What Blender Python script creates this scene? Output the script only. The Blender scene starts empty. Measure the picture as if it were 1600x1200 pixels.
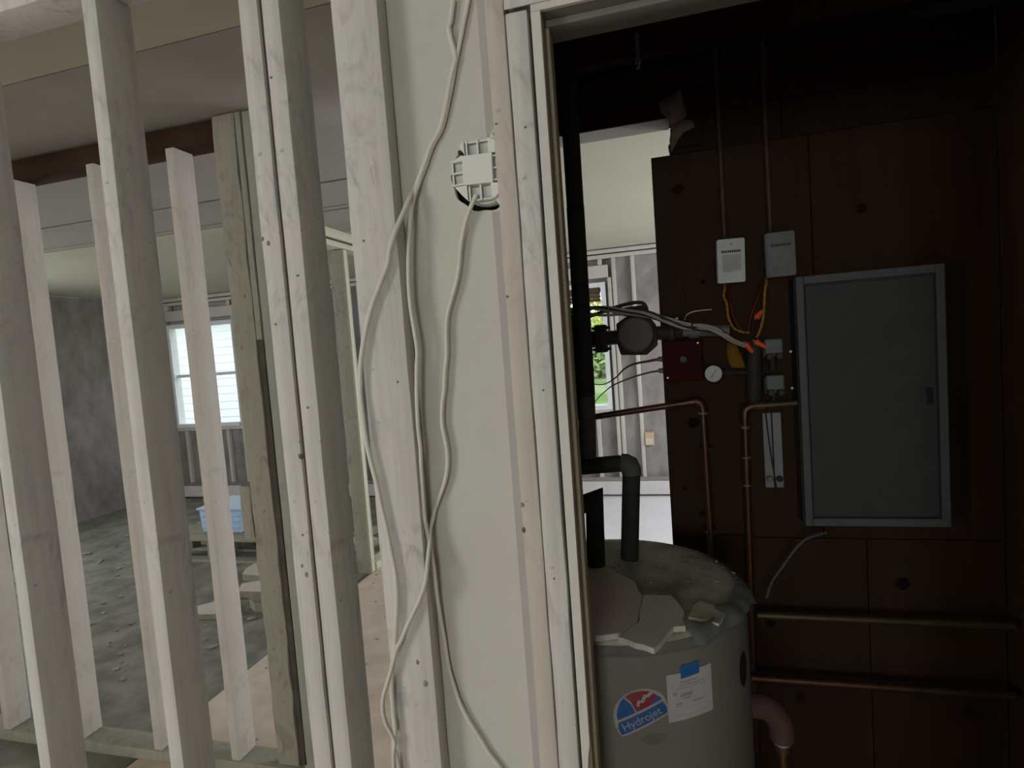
import bpy, bmesh, math, random
from mathutils import Vector, Matrix

random.seed(7)
scn = bpy.context.scene
COL = scn.collection
R = math.radians

# ------------------------------------------------------------------ camera
EYE = 1.55
cam_data = bpy.data.cameras.new('camera')
cam_data.sensor_width = 36.0
cam_data.lens = 36.0 * 900.0 / 1600.0
cam_data.clip_start = 0.02
cam = bpy.data.objects.new('camera', cam_data)
COL.objects.link(cam)
_yaw, _pitch, _roll = R(14.94), R(3.66), R(-4.22)
_fwd = Vector((-math.sin(_yaw) * math.cos(_pitch), math.cos(_yaw) * math.cos(_pitch), -math.sin(_pitch)))
_r0 = Vector((math.cos(_yaw), math.sin(_yaw), 0))
_u0 = _r0.cross(_fwd)
_rt = math.cos(_roll) * _r0 + math.sin(_roll) * _u0
_up = -math.sin(_roll) * _r0 + math.cos(_roll) * _u0
cam.matrix_world = Matrix(((_rt.x, _up.x, -_fwd.x, 0), (_rt.y, _up.y, -_fwd.y, 0),
                           (_rt.z, _up.z, -_fwd.z, EYE), (0, 0, 0, 1)))
scn.camera = cam

# ------------------------------------------------------------------ sky, daylight, added fill lamps, exposure
world = bpy.data.worlds.new('overcast_sky')
scn.world = world
world.use_nodes = True
bg = world.node_tree.nodes['Background']
bg.inputs[0].default_value = (0.90, 0.96, 1.0, 1)
bg.inputs[1].default_value = 2.8

def daylight_or_fill(name, loc, target, sx, sy, power, color=(1.0, 0.985, 0.95)):
    """soft area lamp outside the frame"""
    l = bpy.data.lights.new(name, 'AREA')
    l.shape = 'RECTANGLE'; l.size = sx; l.size_y = sy
    l.energy = power; l.color = color
    o = bpy.data.objects.new(name, l)
    o.location = loc
    d = Vector(target) - Vector(loc)
    o.rotation_euler = d.to_track_quat('-Z', 'Y').to_euler()
    COL.objects.link(o)
    return o

daylight_or_fill('daylight_back_window', (-4.95, -3.40, 1.5), (-2.6, -1.2, 1.35), 1.8, 1.3, 106, (1.0, 0.985, 0.965))
daylight_or_fill('closet_fill_lamp', (-0.35, -3.40, 1.75), (-0.2, 0, 1.3), 1.1, 0.9, 28, (1.0, 0.985, 0.965))  # unseen lamp added to light the closet from the front
daylight_or_fill('far_room_fill_lamp', (2.52, 4.2, 1.5), (0, 4.2, 0.1), 1.5, 1.2, 96, (0.93, 0.96, 1.0))  # added lamp out of view, brightens the far room
daylight_or_fill('left_room_fill_lamp', (-6.10, 2.6, 1.5), (0, 2.6, 1.0), 1.5, 1.2, 36, (0.95, 0.98, 1.0))  # lamp put in out of view to brighten the left room

scn.view_settings.view_transform = 'Standard'
scn.view_settings.look = 'None'
scn.view_settings.gamma = 1.0
scn.view_settings.use_curve_mapping = False
scn.view_settings.exposure = 0.0
scn.cycles.use_denoising = True
scn.cycles.max_bounces = 8
scn.cycles.sample_clamp_indirect = 4.0

# ------------------------------------------------------------------ materials
MATS = {}

def _mat(name):
    m = bpy.data.materials.new(name)
    m.use_nodes = True
    nt = m.node_tree
    b = nt.nodes['Principled BSDF']
    MATS[name] = m
    return m, nt, b

def _coord(nt, scale):
    tc = nt.nodes.new('ShaderNodeTexCoord')
    mp = nt.nodes.new('ShaderNodeMapping')
    mp.inputs['Scale'].default_value = scale
    nt.links.new(tc.outputs['Object'], mp.inputs['Vector'])
    return mp.outputs['Vector']

def _noise(nt, vec, scale, detail=4, rough=0.55, dist=0.0):
    n = nt.nodes.new('ShaderNodeTexNoise')
    n.inputs['Scale'].default_value = scale
    n.inputs['Detail'].default_value = detail
    n.inputs['Roughness'].default_value = rough
    n.inputs['Distortion'].default_value = dist
    nt.links.new(vec, n.inputs['Vector'])
    return n.outputs['Fac']

def _ramp(nt, fac, stops):
    r = nt.nodes.new('ShaderNodeValToRGB')
    els = r.color_ramp.elements
    els[0].position, els[0].color = stops[0][0], (*[stops[0][1]] * 3, 1)
    els[1].position, els[1].color = stops[-1][0], (*[stops[-1][1]] * 3, 1)
    for p, v in stops[1:-1]:
        e = els.new(p); e.color = (v, v, v, 1)
    nt.links.new(fac, r.inputs['Fac'])
    return r.outputs['Color']

def _mix(nt, fac, a, b):
    m = nt.nodes.new('ShaderNodeMix')
    m.data_type = 'RGBA'
    if isinstance(fac, (int, float)):
        m.inputs['Factor'].default_value = fac
    else:
        nt.links.new(fac, m.inputs['Factor'])
    for sock, v in ((m.inputs['A'], a), (m.inputs['B'], b)):
        if isinstance(v, tuple):
            sock.default_value = (*v, 1)
        else:
            nt.links.new(v, sock)
    return m.outputs['Result']

def _bump(nt, b, fac, strength, dist=0.002):
    n = nt.nodes.new('ShaderNodeBump')
    n.inputs['Strength'].default_value = strength
    n.inputs['Distance'].default_value = dist
    nt.links.new(fac, n.inputs['Height'])
    nt.links.new(n.outputs['Normal'], b.inputs['Normal'])

def painted_wood(name, base, smudge, amount=1.0, rough=0.75):
    """brushed/sprayed primer over old framing lumber: mottled, grain lines, dirty smudges"""
    m, nt, b = _mat(name)
    v1 = _coord(nt, (1, 1, 1)); v2 = _coord(nt, (40, 40, 1.6)); v3 = _coord(nt, (1.0, 1.0, 0.55))
    broad = _ramp(nt, _noise(nt, v1, 3.5, 3), [(0.3, 0.0), (0.75, 1.0)])
    col = _mix(nt, broad, tuple(c * 0.93 for c in base), tuple(min(1, c * 1.05) for c in base))
    grain = _ramp(nt, _noise(nt, v2, 2.0, 5, 0.6), [(0.45, 0.0), (0.75, 0.22 * amount)])
    col = _mix(nt, grain, col, smudge)
    mark = _ramp(nt, _noise(nt, v3, 13, 3, 0.6, 2.2), [(0.50, 0.0), (0.68, 0.42 * amount)])
    where = _ramp(nt, _noise(nt, v1, 5.0, 2), [(0.44, 0.0), (0.58, 1.0)])
    mul = nt.nodes.new('ShaderNodeMath'); mul.operation = 'MULTIPLY'
    nt.links.new(mark, mul.inputs[0]); nt.links.new(where, mul.inputs[1])
    col = _mix(nt, mul.outputs[0], col, smudge)
    speck = _ramp(nt, _noise(nt, v1, 60, 2, 0.5), [(0.71, 0.0), (0.77, 0.35 * amount)])
    col = _mix(nt, speck, col, tuple(c * 0.6 for c in smudge))
    nt.links.new(col, b.inputs['Base Color'])
    b.inputs['Roughness'].default_value = rough
    b.inputs['Specular IOR Level'].default_value = 0.25
    _bump(nt, b, _noise(nt, v2, 3.0, 5, 0.65), 0.22, 0.0015)
    return m

def mottled(name, base, other, scale=6.0, rough=0.8, spec=0.25, contrast=(0.35, 0.7), bump=0.1, stretch=(1, 1, 1), metal=0.0, detail=4):
    m, nt, b = _mat(name)
    v = _coord(nt, stretch)
    f = _noise(nt, v, scale, detail, 0.6)
    col = _mix(nt, _ramp(nt, f, [(contrast[0], 0.0), (contrast[1], 1.0)]), base, other)
    nt.links.new(col, b.inputs['Base Color'])
    b.inputs['Roughness'].default_value = rough
    b.inputs['Specular IOR Level'].default_value = spec
    b.inputs['Metallic'].default_value = metal
    if bump:
        _bump(nt, b, _noise(nt, v, scale * 4, 4), bump, 0.002)
    return m

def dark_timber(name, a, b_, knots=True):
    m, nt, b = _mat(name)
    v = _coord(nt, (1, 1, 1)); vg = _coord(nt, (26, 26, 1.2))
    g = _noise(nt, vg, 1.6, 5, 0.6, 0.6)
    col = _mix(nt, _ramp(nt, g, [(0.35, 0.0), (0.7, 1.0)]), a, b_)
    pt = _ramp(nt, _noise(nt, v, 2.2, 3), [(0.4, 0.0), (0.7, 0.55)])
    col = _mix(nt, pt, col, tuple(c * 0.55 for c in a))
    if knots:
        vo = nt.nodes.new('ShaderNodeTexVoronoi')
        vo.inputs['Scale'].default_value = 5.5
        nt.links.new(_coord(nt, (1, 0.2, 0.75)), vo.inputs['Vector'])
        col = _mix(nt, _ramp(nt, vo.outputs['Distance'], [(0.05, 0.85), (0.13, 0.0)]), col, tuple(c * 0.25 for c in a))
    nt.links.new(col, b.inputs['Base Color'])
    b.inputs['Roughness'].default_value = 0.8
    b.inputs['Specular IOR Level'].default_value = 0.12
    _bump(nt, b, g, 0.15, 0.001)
    return m

def plain(name, base, rough=0.5, metal=0.0, spec=0.4, var=0.12, scale=30.0):
    return mottled(name, base, tuple(max(0, c * (1 - var)) for c in base), scale, rough, spec, (0.35, 0.65), 0.0, (1, 1, 1), metal)

painted_wood('primer', (0.60, 0.587, 0.558), (0.29, 0.275, 0.265), 1.35)
painted_wood('primer_clean', (0.62, 0.605, 0.565), (0.36, 0.34, 0.32), 0.6)
painted_wood('primer_thin', (0.56, 0.51, 0.46), (0.33, 0.27, 0.22), 1.0)
painted_wood('jamb_stain', (0.34, 0.30, 0.21), (0.17, 0.14, 0.09), 0.8)
painted_wood('beige_wood', (0.34, 0.325, 0.265), (0.16, 0.14, 0.105), 1.4)
painted_wood('pale_trim', (0.60, 0.57, 0.45), (0.35, 0.31, 0.22), 0.6)
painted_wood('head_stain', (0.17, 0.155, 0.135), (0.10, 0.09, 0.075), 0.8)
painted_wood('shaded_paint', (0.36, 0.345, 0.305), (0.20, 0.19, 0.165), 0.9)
mottled('drywall_paint', (0.56, 0.555, 0.50), (0.53, 0.515, 0.485), 2.6, 0.8, 0.25, (0.3, 0.7), 0.05)
mottled('shade_strip', (0.40, 0.37, 0.365), (0.43, 0.405, 0.39), 6, 0.85, 0.2)
mottled('ceiling_paint', (0.52, 0.505, 0.40), (0.48, 0.465, 0.375), 1.6, 0.85, 0.2, (0.3, 0.75), 0.04)
mottled('ceiling_bare', (0.40, 0.37, 0.34), (0.34, 0.315, 0.29), 1.3, 0.85, 0.2, (0.3, 0.75), 0.04)
mottled('lath_and_shade', (0.10, 0.085, 0.07), (0.06, 0.05, 0.04), 9, 0.9)  # dark lath and decks, also the shadow tone beside the partition stud
mottled('pale_floor', (0.80, 0.78, 0.84), (0.74, 0.70, 0.73), 3, 0.3, 0.5, (0.35, 0.72), 0.08)
mottled('subfloor', (0.68, 0.56, 0.47), (0.52, 0.43, 0.35), 7, 0.42, 0.5, (0.35, 0.72), 0.15)
mottled('dusty_floor', (0.27, 0.265, 0.225), (0.15, 0.145, 0.12), 5, 0.8, 0.2, (0.35, 0.65), 0.4)
mottled('insulation', (0.29, 0.265, 0.255), (0.19, 0.17, 0.16), 7, 0.9, 0.15, (0.35, 0.7), 0.5, (1, 1, 0.6))
mottled('sheathing_blue', (0.20, 0.205, 0.205), (0.13, 0.135, 0.135), 5, 0.9, 0.15, (0.35, 0.7), 0.3)
painted_wood('far_stud', (0.50, 0.475, 0.44), (0.31, 0.28, 0.25), 0.7)
mottled('window_frame', (0.72, 0.73, 0.76), (0.66, 0.67, 0.72), 8, 0.5, 0.4)
mottled('blind_cloth', (0.10, 0.065, 0.05), (0.075, 0.05, 0.04), 60, 0.9, 0.1, (0.3, 0.7), 0.1, (0.2, 1, 6))
mottled('heater_enamel', (0.58, 0.56, 0.55), (0.52, 0.50, 0.49), 6, 0.5, 0.4)
plain('heater_grey', (0.28, 0.27, 0.26))
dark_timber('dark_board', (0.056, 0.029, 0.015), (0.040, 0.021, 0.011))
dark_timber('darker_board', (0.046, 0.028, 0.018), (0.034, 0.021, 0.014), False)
mottled('tank_enamel', (0.185, 0.18, 0.162), (0.163, 0.158, 0.143), 5, 0.45, 0.35, (0.3, 0.75), 0.03)
mottled('tank_rim', (0.15, 0.15, 0.14), (0.11, 0.11, 0.105), 12, 0.6, 0.3)
mottled('tank_dust', (0.58, 0.54, 0.445), (0.30, 0.28, 0.235), 9, 0.95, 0.1, (0.38, 0.66), 0.6)
mottled('gypsum_face', (0.60, 0.535, 0.47), (0.54, 0.48, 0.425), 7, 0.9, 0.15)
mottled('gypsum_white', (0.56, 0.54, 0.49), (0.49, 0.47, 0.43), 12, 0.9, 0.15)
mottled('gypsum_crumb', (0.40, 0.38, 0.33), (0.20, 0.19, 0.16), 20, 0.95, 0.1)
m, nt, b = _mat('teal_plastic')
b.inputs['Base Color'].default_value = (0.34, 0.38, 0.365, 1)
b.inputs['Roughness'].default_value = 0.35
b.inputs['Transmission Weight'].default_value = 0.35
mottled('foam_black', (0.032, 0.034, 0.033), (0.045, 0.046, 0.044), 40, 0.85, 0.25, (0.35, 0.7), 0.2)
mottled('foam_grey', (0.11, 0.11, 0.105), (0.08, 0.08, 0.075), 30, 0.85, 0.25)
mottled('iron', (0.045, 0.038, 0.034), (0.025, 0.022, 0.02), 30, 0.7, 0.35, (0.35, 0.65), 0.15)
mottled('pump_grey', (0.125, 0.11, 0.098), (0.105, 0.094, 0.085), 25, 0.6, 0.3)
mottled('copper', (0.15, 0.075, 0.042), (0.085, 0.046, 0.03), 14, 0.42, 0.5, (0.35, 0.7), 0.0, (1, 1, 0.5), 0.75)
mottled('solder', (0.55, 0.52, 0.47), (0.42, 0.40, 0.36), 30, 0.4, 0.5, (0.3, 0.7), 0.0, (1, 1, 1), 0.7)
mottled('brass', (0.13, 0.10, 0.05), (0.085, 0.066, 0.036), 18, 0.45, 0.5, (0.3, 0.7), 0.0, (1, 1, 1), 0.6)
mottled('galvanised', (0.52, 0.56, 0.53), (0.42, 0.46, 0.44), 16, 0.5, 0.5, (0.3, 0.7), 0.0, (1, 1, 1), 0.25)
mottled('galvanised_dull', (0.20, 0.215, 0.205), (0.15, 0.16, 0.155), 16, 0.55, 0.4, (0.3, 0.7), 0.0, (1, 1, 1), 0.2)
mottled('panel_steel', (0.11, 0.115, 0.12), (0.09, 0.095, 0.10), 12, 0.55, 0.4)
mottled('panel_inner', (0.055, 0.058, 0.058), (0.04, 0.042, 0.042), 12, 0.6, 0.4)
mottled('valve_green', (0.17, 0.20, 0.19), (0.12, 0.145, 0.14), 18, 0.55, 0.4)
mottled('strip_grey', (0.27, 0.275, 0.29), (0.23, 0.235, 0.25), 18, 0.5, 0.4)
plain('relay_red', (0.050, 0.0075, 0.0095), 0.75, 0, 0.1)
plain('black_plastic', (0.018, 0.018, 0.018), 0.5)
plain('gauge_white', (0.62, 0.65, 0.67), 0.5)
plain('ink', (0.05, 0.05, 0.055), 0.8)
plain('ink_faint', (0.24, 0.25, 0.245), 0.8)
plain('wire_yellow', (0.30, 0.18, 0.018), 0.5)
plain('wire_red', (0.13, 0.008, 0.010), 0.5)
plain('wire_white', (0.46, 0.40, 0.36), 0.6)
plain('wire_black', (0.03, 0.028, 0.026), 0.6)
plain('nut_orange', (0.92, 0.12, 0.035), 0.4)
plain('tag_yellow', (0.42, 0.215, 0.015), 0.6)
plain('cable_sheath', (0.66, 0.65, 0.57), 0.55, 0, 0.35, 0.08, 12)
plain('box_plastic', (0.74, 0.75, 0.70), 0.5, 0, 0.35, 0.05, 20)
plain('box_recess', (0.33, 0.35, 0.35), 0.6)
plain('paper_white', (0.44, 0.44, 0.455), 0.8, 0, 0.2, 0.06)
plain('print_grey', (0.27, 0.27, 0.28), 0.8)
plain('tape_blue', (0.015, 0.12, 0.36), 0.7)
plain('decal_white', (0.36, 0.345, 0.34), 0.6)
plain('decal_blue', (0.018, 0.10, 0.30), 0.6)
plain('decal_red', (0.24, 0.03, 0.045), 0.6)
plain('pink_foam', (0.085, 0.045, 0.043), 0.85)
plain('torn_paper', (0.26, 0.19, 0.165), 0.9)
plain('bin_blue', (0.42, 0.58, 0.80), 0.35)
plain('pallet_wood', (0.30, 0.29, 0.22), 0.85)
plain('outlet_tan', (0.50, 0.37, 0.24), 0.6)
plain('outlet_pale', (0.58, 0.50, 0.42), 0.6)
mottled('conduit_brown', (0.085, 0.048, 0.034), (0.055, 0.034, 0.025), 14, 0.5, 0.4)
mottled('solder_dull', (0.22, 0.21, 0.19), (0.15, 0.145, 0.13), 30, 0.6, 0.4)
mottled('white_siding', (0.74, 0.76, 0.80), (0.70, 0.72, 0.76), 4, 0.7, 0.2)
mottled('shingle', (0.20, 0.20, 0.21), (0.15, 0.15, 0.155), 8, 0.9, 0.1)
plain('nail_steel', (0.24, 0.22, 0.20), 0.6)
plain('knot_red', (0.30, 0.20, 0.175), 0.8, 0, 0.2, 0.5, 60)
plain('knot_dark', (0.016, 0.010, 0.007), 0.95, 0, 0.05)
plain('knot_grey', (0.40, 0.375, 0.35), 0.8, 0, 0.2, 0.4, 60)
mottled('lawn', (0.115, 0.205, 0.06), (0.34, 0.34, 0.22), 0.22, 0.9, 0.1, (0.40, 0.66))
mottled('groove_wood', (0.125, 0.105, 0.095), (0.09, 0.075, 0.068), 9, 0.9, 0.1)
mottled('leaf_green', (0.30, 0.42, 0.16), (0.40, 0.50, 0.24), 2.0, 0.7, 0.2)
mottled('leaf_lime', (0.48, 0.56, 0.12), (0.58, 0.62, 0.22), 2.0, 0.7, 0.2)
mottled('bark', (0.11, 0.085, 0.06), (0.07, 0.055, 0.04), 12, 0.9, 0.2)
mottled('exterior', (0.42, 0.40, 0.37), (0.36, 0.34, 0.32), 3, 0.9)
m, nt, b = _mat('glass')
_tr = nt.nodes.new('ShaderNodeBsdfTransparent'); _tr.inputs[0].default_value = (0.95, 0.97, 0.96, 1)
_gl = nt.nodes.new('ShaderNodeBsdfGlossy'); _gl.inputs['Roughness'].default_value = 0.03
_ms = nt.nodes.new('ShaderNodeMixShader'); _ms.inputs[0].default_value = 0.06
nt.links.new(_tr.outputs[0], _ms.inputs[1]); nt.links.new(_gl.outputs[0], _ms.inputs[2])
nt.links.new(_ms.outputs[0], nt.nodes['Material Output'].inputs['Surface'])

# ------------------------------------------------------------------ builders
BASE = {}

def empty(name, loc=(0, 0, 0)):
    o = bpy.data.objects.new(name, None)
    o.empty_display_size = 0.05
    o.location = loc
    COL.objects.link(o)
    BASE[o] = Vector(loc)
    return o

def thing(name, label, cat, loc=(0, 0, 0), group=None):
    o = empty(name, loc)
    o['label'] = label; o['category'] = cat
    if group:
        o['group'] = group
    return o

def tag(o, label, cat, group=None):
    o['label'] = label; o['category'] = cat
    if group:
        o['group'] = group
    return o

def structure(name, loc=(0, 0, 0)):
    o = empty(name, loc)
    o['kind'] = 'structure'
    return o

def finish(name, bm, mat, parent=None, smooth=False, label=None):
    bmesh.ops.recalc_face_normals(bm, faces=bm.faces[:])
    me = bpy.data.meshes.new(name)
    bm.to_mesh(me); bm.free()
    if smooth:
        for p in me.polygons:
            p.use_smooth = True
    me.materials.append(MATS[mat] if isinstance(mat, str) else mat)
    # keep the origin at the piece's own centre
    c = Vector((0, 0, 0))
    if me.vertices:
        lo = Vector([min(v.co[i] for v in me.vertices) for i in range(3)])
        hi = Vector([max(v.co[i] for v in me.vertices) for i in range(3)])
        c = (lo + hi) / 2
        me.transform(Matrix.Translation(-c))
    o = bpy.data.objects.new(name, me)
    COL.objects.link(o)
    BASE[o] = c
    if parent is not None:
        o.parent = parent
        o.location = c - BASE[parent]
    else:
        o.location = c
    if label:
        o['label'] = label
    return o

def autosmooth(o, angle=35):
    for p in o.data.polygons:
        p.use_smooth = True
    try:
        o.data.set_sharp_from_angle(angle=R(angle))
    except Exception:
        pass
    return o

def bm_box(x, y, z, bm=None):
    bm = bm or bmesh.new()
    vs = [bm.verts.new((a, b_, c)) for c in z for b_ in y for a in x]
    for f in ((0, 2, 3, 1), (4, 5, 7, 6), (0, 1, 5, 4), (2, 6, 7, 3), (0, 4, 6, 2), (1, 3, 7, 5)):
        bm.faces.new([vs[i] for i in f])
    return bm

def box(name, x, y, z, mat, parent=None, bevel=0.0015, label=None):
    bm = bm_box(x, y, z)
    if bevel:
        bmesh.ops.bevel(bm, geom=bm.edges[:], offset=bevel, segments=1, affect='EDGES', profile=0.6)
    return finish(name, bm, mat, parent, label=label)

def lumber(name, x, y, z, mat, parent, wobble=0.0010, step=0.11, seed=None, bevel=0.0024):
    """a worn 2x4: rounded arrises that wander a little along its length (axis = longest side)"""
    rnd = random.Random(seed if seed is not None else hash((round(x[0], 3), round(y[0], 3), round(z[0], 3))) & 0xffff)
    bm = bm_box(x, y, z)
    bmesh.ops.bevel(bm, geom=bm.edges[:], offset=bevel, segments=2, affect='EDGES', profile=0.5)
    ext = [x[1] - x[0], y[1] - y[0], z[1] - z[0]]
    ax = ext.index(max(ext)); lo = (x, y, z)[ax][0]
    n = max(2, int(ext[ax] / step))
    nrm = Vector((0, 0, 0)); nrm[ax] = 1
    for i in range(1, n):
        p = Vector((0, 0, 0)); p[ax] = lo + ext[ax] * i / n
        bmesh.ops.bisect_plane(bm, geom=bm.verts[:] + bm.edges[:] + bm.faces[:], plane_co=p, plane_no=nrm)
    oth = [i for i in range(3) if i != ax]
    cen = [(x[0] + x[1]) / 2, (y[0] + y[1]) / 2, (z[0] + z[1]) / 2]
    jit = {}
    for v in bm.verts:
        k = round(v.co[ax] * 200)
        for o_ in oth:
            s = 1 if v.co[o_] > cen[o_] else -1
            kk = (k, o_, s)
            if kk not in jit:
                jit[kk] = rnd.uniform(-wobble, wobble * 0.4)
            v.co[o_] += s * jit[kk]
    return autosmooth(finish(name, bm, mat, parent), 40)

def bm_prism(poly, y0, y1, axis='y', bm=None):
    """polygon in the (x,z) plane pushed through y (or in (x,y) through z, (y,z) through x)"""
    bm = bm or bmesh.new()
    def P(a, b_, c):
        return {'y': (a, c, b_), 'z': (a, b_, c), 'x': (c, a, b_)}[axis]
    lo = [bm.verts.new(P(a, b_, y0)) for a, b_ in poly]
    hi = [bm.verts.new(P(a, b_, y1)) for a, b_ in poly]
    bm.faces.new(lo); bm.faces.new(hi[::-1])
    n = len(poly)
    for i in range(n):
        bm.faces.new((lo[i], lo[(i + 1) % n], hi[(i + 1) % n], hi[i]))
    return bm

def prism(name, poly, a, b_, mat, parent=None, axis='y', label=None, bevel=0):
    bm = bm_prism(poly, a, b_, axis)
    if bevel:
        bmesh.ops.bevel(bm, geom=bm.edges[:], offset=bevel, segments=1, affect='EDGES')
    return finish(name, bm, mat, parent, label=label)

def smooth_path(pts, n=6):
    P = [Vector(p) for p in pts]
    out = []
    for i in range(len(P) - 1):
        p0 = P[max(i - 1, 0)]; p1 = P[i]; p2 = P[i + 1]; p3 = P[min(i + 2, len(P) - 1)]
        for k in range(n):
            t = k / n
            out.append(0.5 * ((2 * p1) + (-p0 + p2) * t + (2 * p0 - 5 * p1 + 4 * p2 - p3) * t * t + (-p0 + 3 * p1 - 3 * p2 + p3) * t ** 3))
    out.append(P[-1])
    return out

def bm_tube(pts, r, seg=12, bm=None, flat=1.0, mitre=True):
    """round (or flattened) tube along a polyline, mitred at its corners, capped"""
    bm = bm or bmesh.new()
    P = [Vector(p) for p in pts]
    n = len(P)
    rad = r if callable(r) else (lambda i: r)
    d = [(P[i + 1] - P[i]).normalized() for i in range(n - 1)]
    up = Vector((0, 0, 1)) if abs(d[0].z) < 0.9 else Vector((0, 1, 0))
    rings = []
    side = d[0].cross(up).normalized()
    for i in range(n):
        t = (d[max(i - 1, 0)] + d[min(i, n - 2)])
        t = t.normalized() if t.length > 1e-6 else d[min(i, n - 2)]
        side = (side - t * side.dot(t))
        side = side.normalized() if side.length > 1e-6 else t.orthogonal().normalized()
        nor = t.cross(side).normalized()
        bend = None
        if mitre and 0 < i < n - 1:
            c = max(-1, min(1, d[i - 1].dot(d[i])))
            half = math.acos(c) / 2
            if half > 0.05:
                bend = ((d[i] - d[i - 1]).normalized(), min(1.6, 1 / max(0.4, math.cos(half))))
        ring = []
        for k in range(seg):
            a = 2 * math.pi * k / seg
            off = side * math.cos(a) * rad(i) + nor * math.sin(a) * rad(i) * flat
            if bend:
                q = off.dot(bend[0])
                off += bend[0] * q * (bend[1] - 1)
            ring.append(bm.verts.new(P[i] + off))
        rings.append(ring)
    for i in range(n - 1):
        for k in range(seg):
            bm.faces.new((rings[i][k], rings[i][(k + 1) % seg], rings[i + 1][(k + 1) % seg], rings[i + 1][k]))
    bm.faces.new(rings[0][::-1]); bm.faces.new(rings[-1])
    return bm

def tube(name, pts, r, mat, parent=None, seg=12, label=None, flat=1.0):
    return autosmooth(finish(name, bm_tube(pts, r, seg, None, flat), mat, parent, label=label), 50)

def cable(name, pts, r, mat, parent=None, n=5, seg=8, label=None, flat=1.0):
    return autosmooth(finish(name, bm_tube(smooth_path(pts, n), r, seg, None, flat, False), mat, parent, label=label), 70)

def bm_lathe(profile, seg=48, origin=(0, 0, 0), axis='z', bm=None):
    """profile: (radius, height) pairs; axis z up, or y / x"""
    bm = bm or bmesh.new()
    O = Vector(origin)
    def P(r_, h, a):
        c, s = r_ * math.cos(a), r_ * math.sin(a)
        return O + Vector({'z': (c, s, h), 'y': (c, h, s), 'x': (h, c, s)}[axis])
    rings = []
    for r_, h in profile:
        if r_ < 1e-6:
            rings.append([bm.verts.new(P(0, h, 0))])
        else:
            rings.append([bm.verts.new(P(r_, h, 2 * math.pi * k / seg)) for k in range(seg)])
    for a, b_ in zip(rings, rings[1:]):
        for k in range(seg):
            q = [a[k % len(a)], a[(k + 1) % len(a)], b_[(k + 1) % len(b_)], b_[k % len(b_)]]
            u = []
            for v in q:
                if v not in u:
                    u.append(v)
            if len(u) > 2:
                bm.faces.new(u)
    if len(rings[0]) > 1:
        bm.faces.new(rings[0])
    if len(rings[-1]) > 1:
        bm.faces.new(rings[-1])
    return bm

def lathe(name, profile, mat, parent=None, origin=(0, 0, 0), axis='z', seg=48, label=None, angle=35):
    return autosmooth(finish(name, bm_lathe(profile, seg, origin, axis), mat, parent, label=label), angle)

def slice_u(bm, u0, u1, step):
    u = u0
    while u < u1:
        bmesh.ops.bisect_plane(bm, geom=bm.verts[:] + bm.edges[:] + bm.faces[:], plane_co=(u, 0, 0), plane_no=(1, 0, 0))
        u += step

def text_bm(string, size, font_space=1.0, align='LEFT'):
    cu = bpy.data.curves.new('lettering', 'FONT')
    cu.body = string; cu.size = size; cu.align_x = align; cu.space_character = font_space
    cu.resolution_u = 3
    ob = bpy.data.objects.new('lettering', cu)
    COL.objects.link(ob)
    bpy.context.view_layer.update()
    me = bpy.data.meshes.new_from_object(ob.evaluated_get(bpy.context.evaluated_depsgraph_get()))
    bm = bmesh.new(); bm.from_mesh(me)
    bpy.data.objects.remove(ob); bpy.data.curves.remove(cu); bpy.data.meshes.remove(me)
    return bm
# ================================================================== THE SETTING
CEIL = 2.44
X0, X1, YB, YF = -6.2, 2.6, -3.45, 5.74          # inner faces of the house

floor = structure('floor')
# tan subfloor sheets right of the hall line, dusty grey floor left of it
for i, (xa, xb) in enumerate(((-2.15, -0.93), (-0.93, 0.29), (0.29, 1.51), (1.51, X1))):
    for ya, yb in ((YB, -1.02), (-1.02, 1.42), (1.42, 3.86), (3.86, YF)):
        box('floor_sheet', (xa + .0015, xb - .0015), (ya + .0015, yb - .0015), (-0.02, 0.0), 'pale_floor' if (ya > 2.1 or (yb == 3.86 and xa > -.95)) and xa > -.95 else 'subfloor', floor, 0.001)
box('dusty_boards', (X0, -2.153), (1.05, YF), (-0.02, 0.0), 'dusty_floor', floor, 0)
box('floor_sheet', (X0, -2.153), (YB, 1.047), (-0.02, 0.0), 'subfloor', floor, 0)
box('closet_floor', (-.50, .98), (1.09, 2.05), (0.0, 0.0007), 'dusty_floor', floor, 0)
box('floor_deck', (X0 - .2, X1 + .2), (YB - .2, YF + .2), (-0.14, -0.02), 'lath_and_shade', floor, 0)
box('floor_edge_strip', (-2.150, -2.128), (2.9, 3.62), (0.0, 0.006), 'lath_and_shade', floor, 0.001)

ceiling = structure('ceiling')
def cpanel(xa, xb, ya, yb, mat):
    box('ceiling_panel', (xa, xb), (ya, yb), (CEIL, CEIL + 0.012), mat, ceiling, 0.001)
cpanel(X0, X1, YB, 0.98, 'ceiling_paint')
cpanel(X0, -0.56, 0.99, 1.35, 'ceiling_paint')
cpanel(X0, -0.56, 1.354, 2.615, 'ceiling_bare')
cpanel(X0, -0.56, 2.64, 3.04, 'ceiling_bare')
cpanel(X0, -0.56, 3.06, 3.11, 'ceiling_bare')
cpanel(X0, -2.15, 3.14, YF, 'ceiling_paint')
cpanel(-2.148, -0.56, 3.14, 3.7, 'ceiling_bare')
cpanel(-2.148, -0.56, 3.703, YF, 'ceiling_paint')
cpanel(-0.5595, X1, 2.17, YF, 'ceiling_paint')
for yj in (1.30, 1.62, 1.94):
    lumber('ceiling_joist', (-0.5, 1.0), (yj, yj + .04), (CEIL - .005, CEIL + .13), 'darker_board', ceiling, bevel=.002)
box('ceiling_boards', (-0.56, 1.05), (0.985, 2.165), (CEIL + .13, CEIL + .15), 'darker_board', ceiling, 0)
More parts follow.
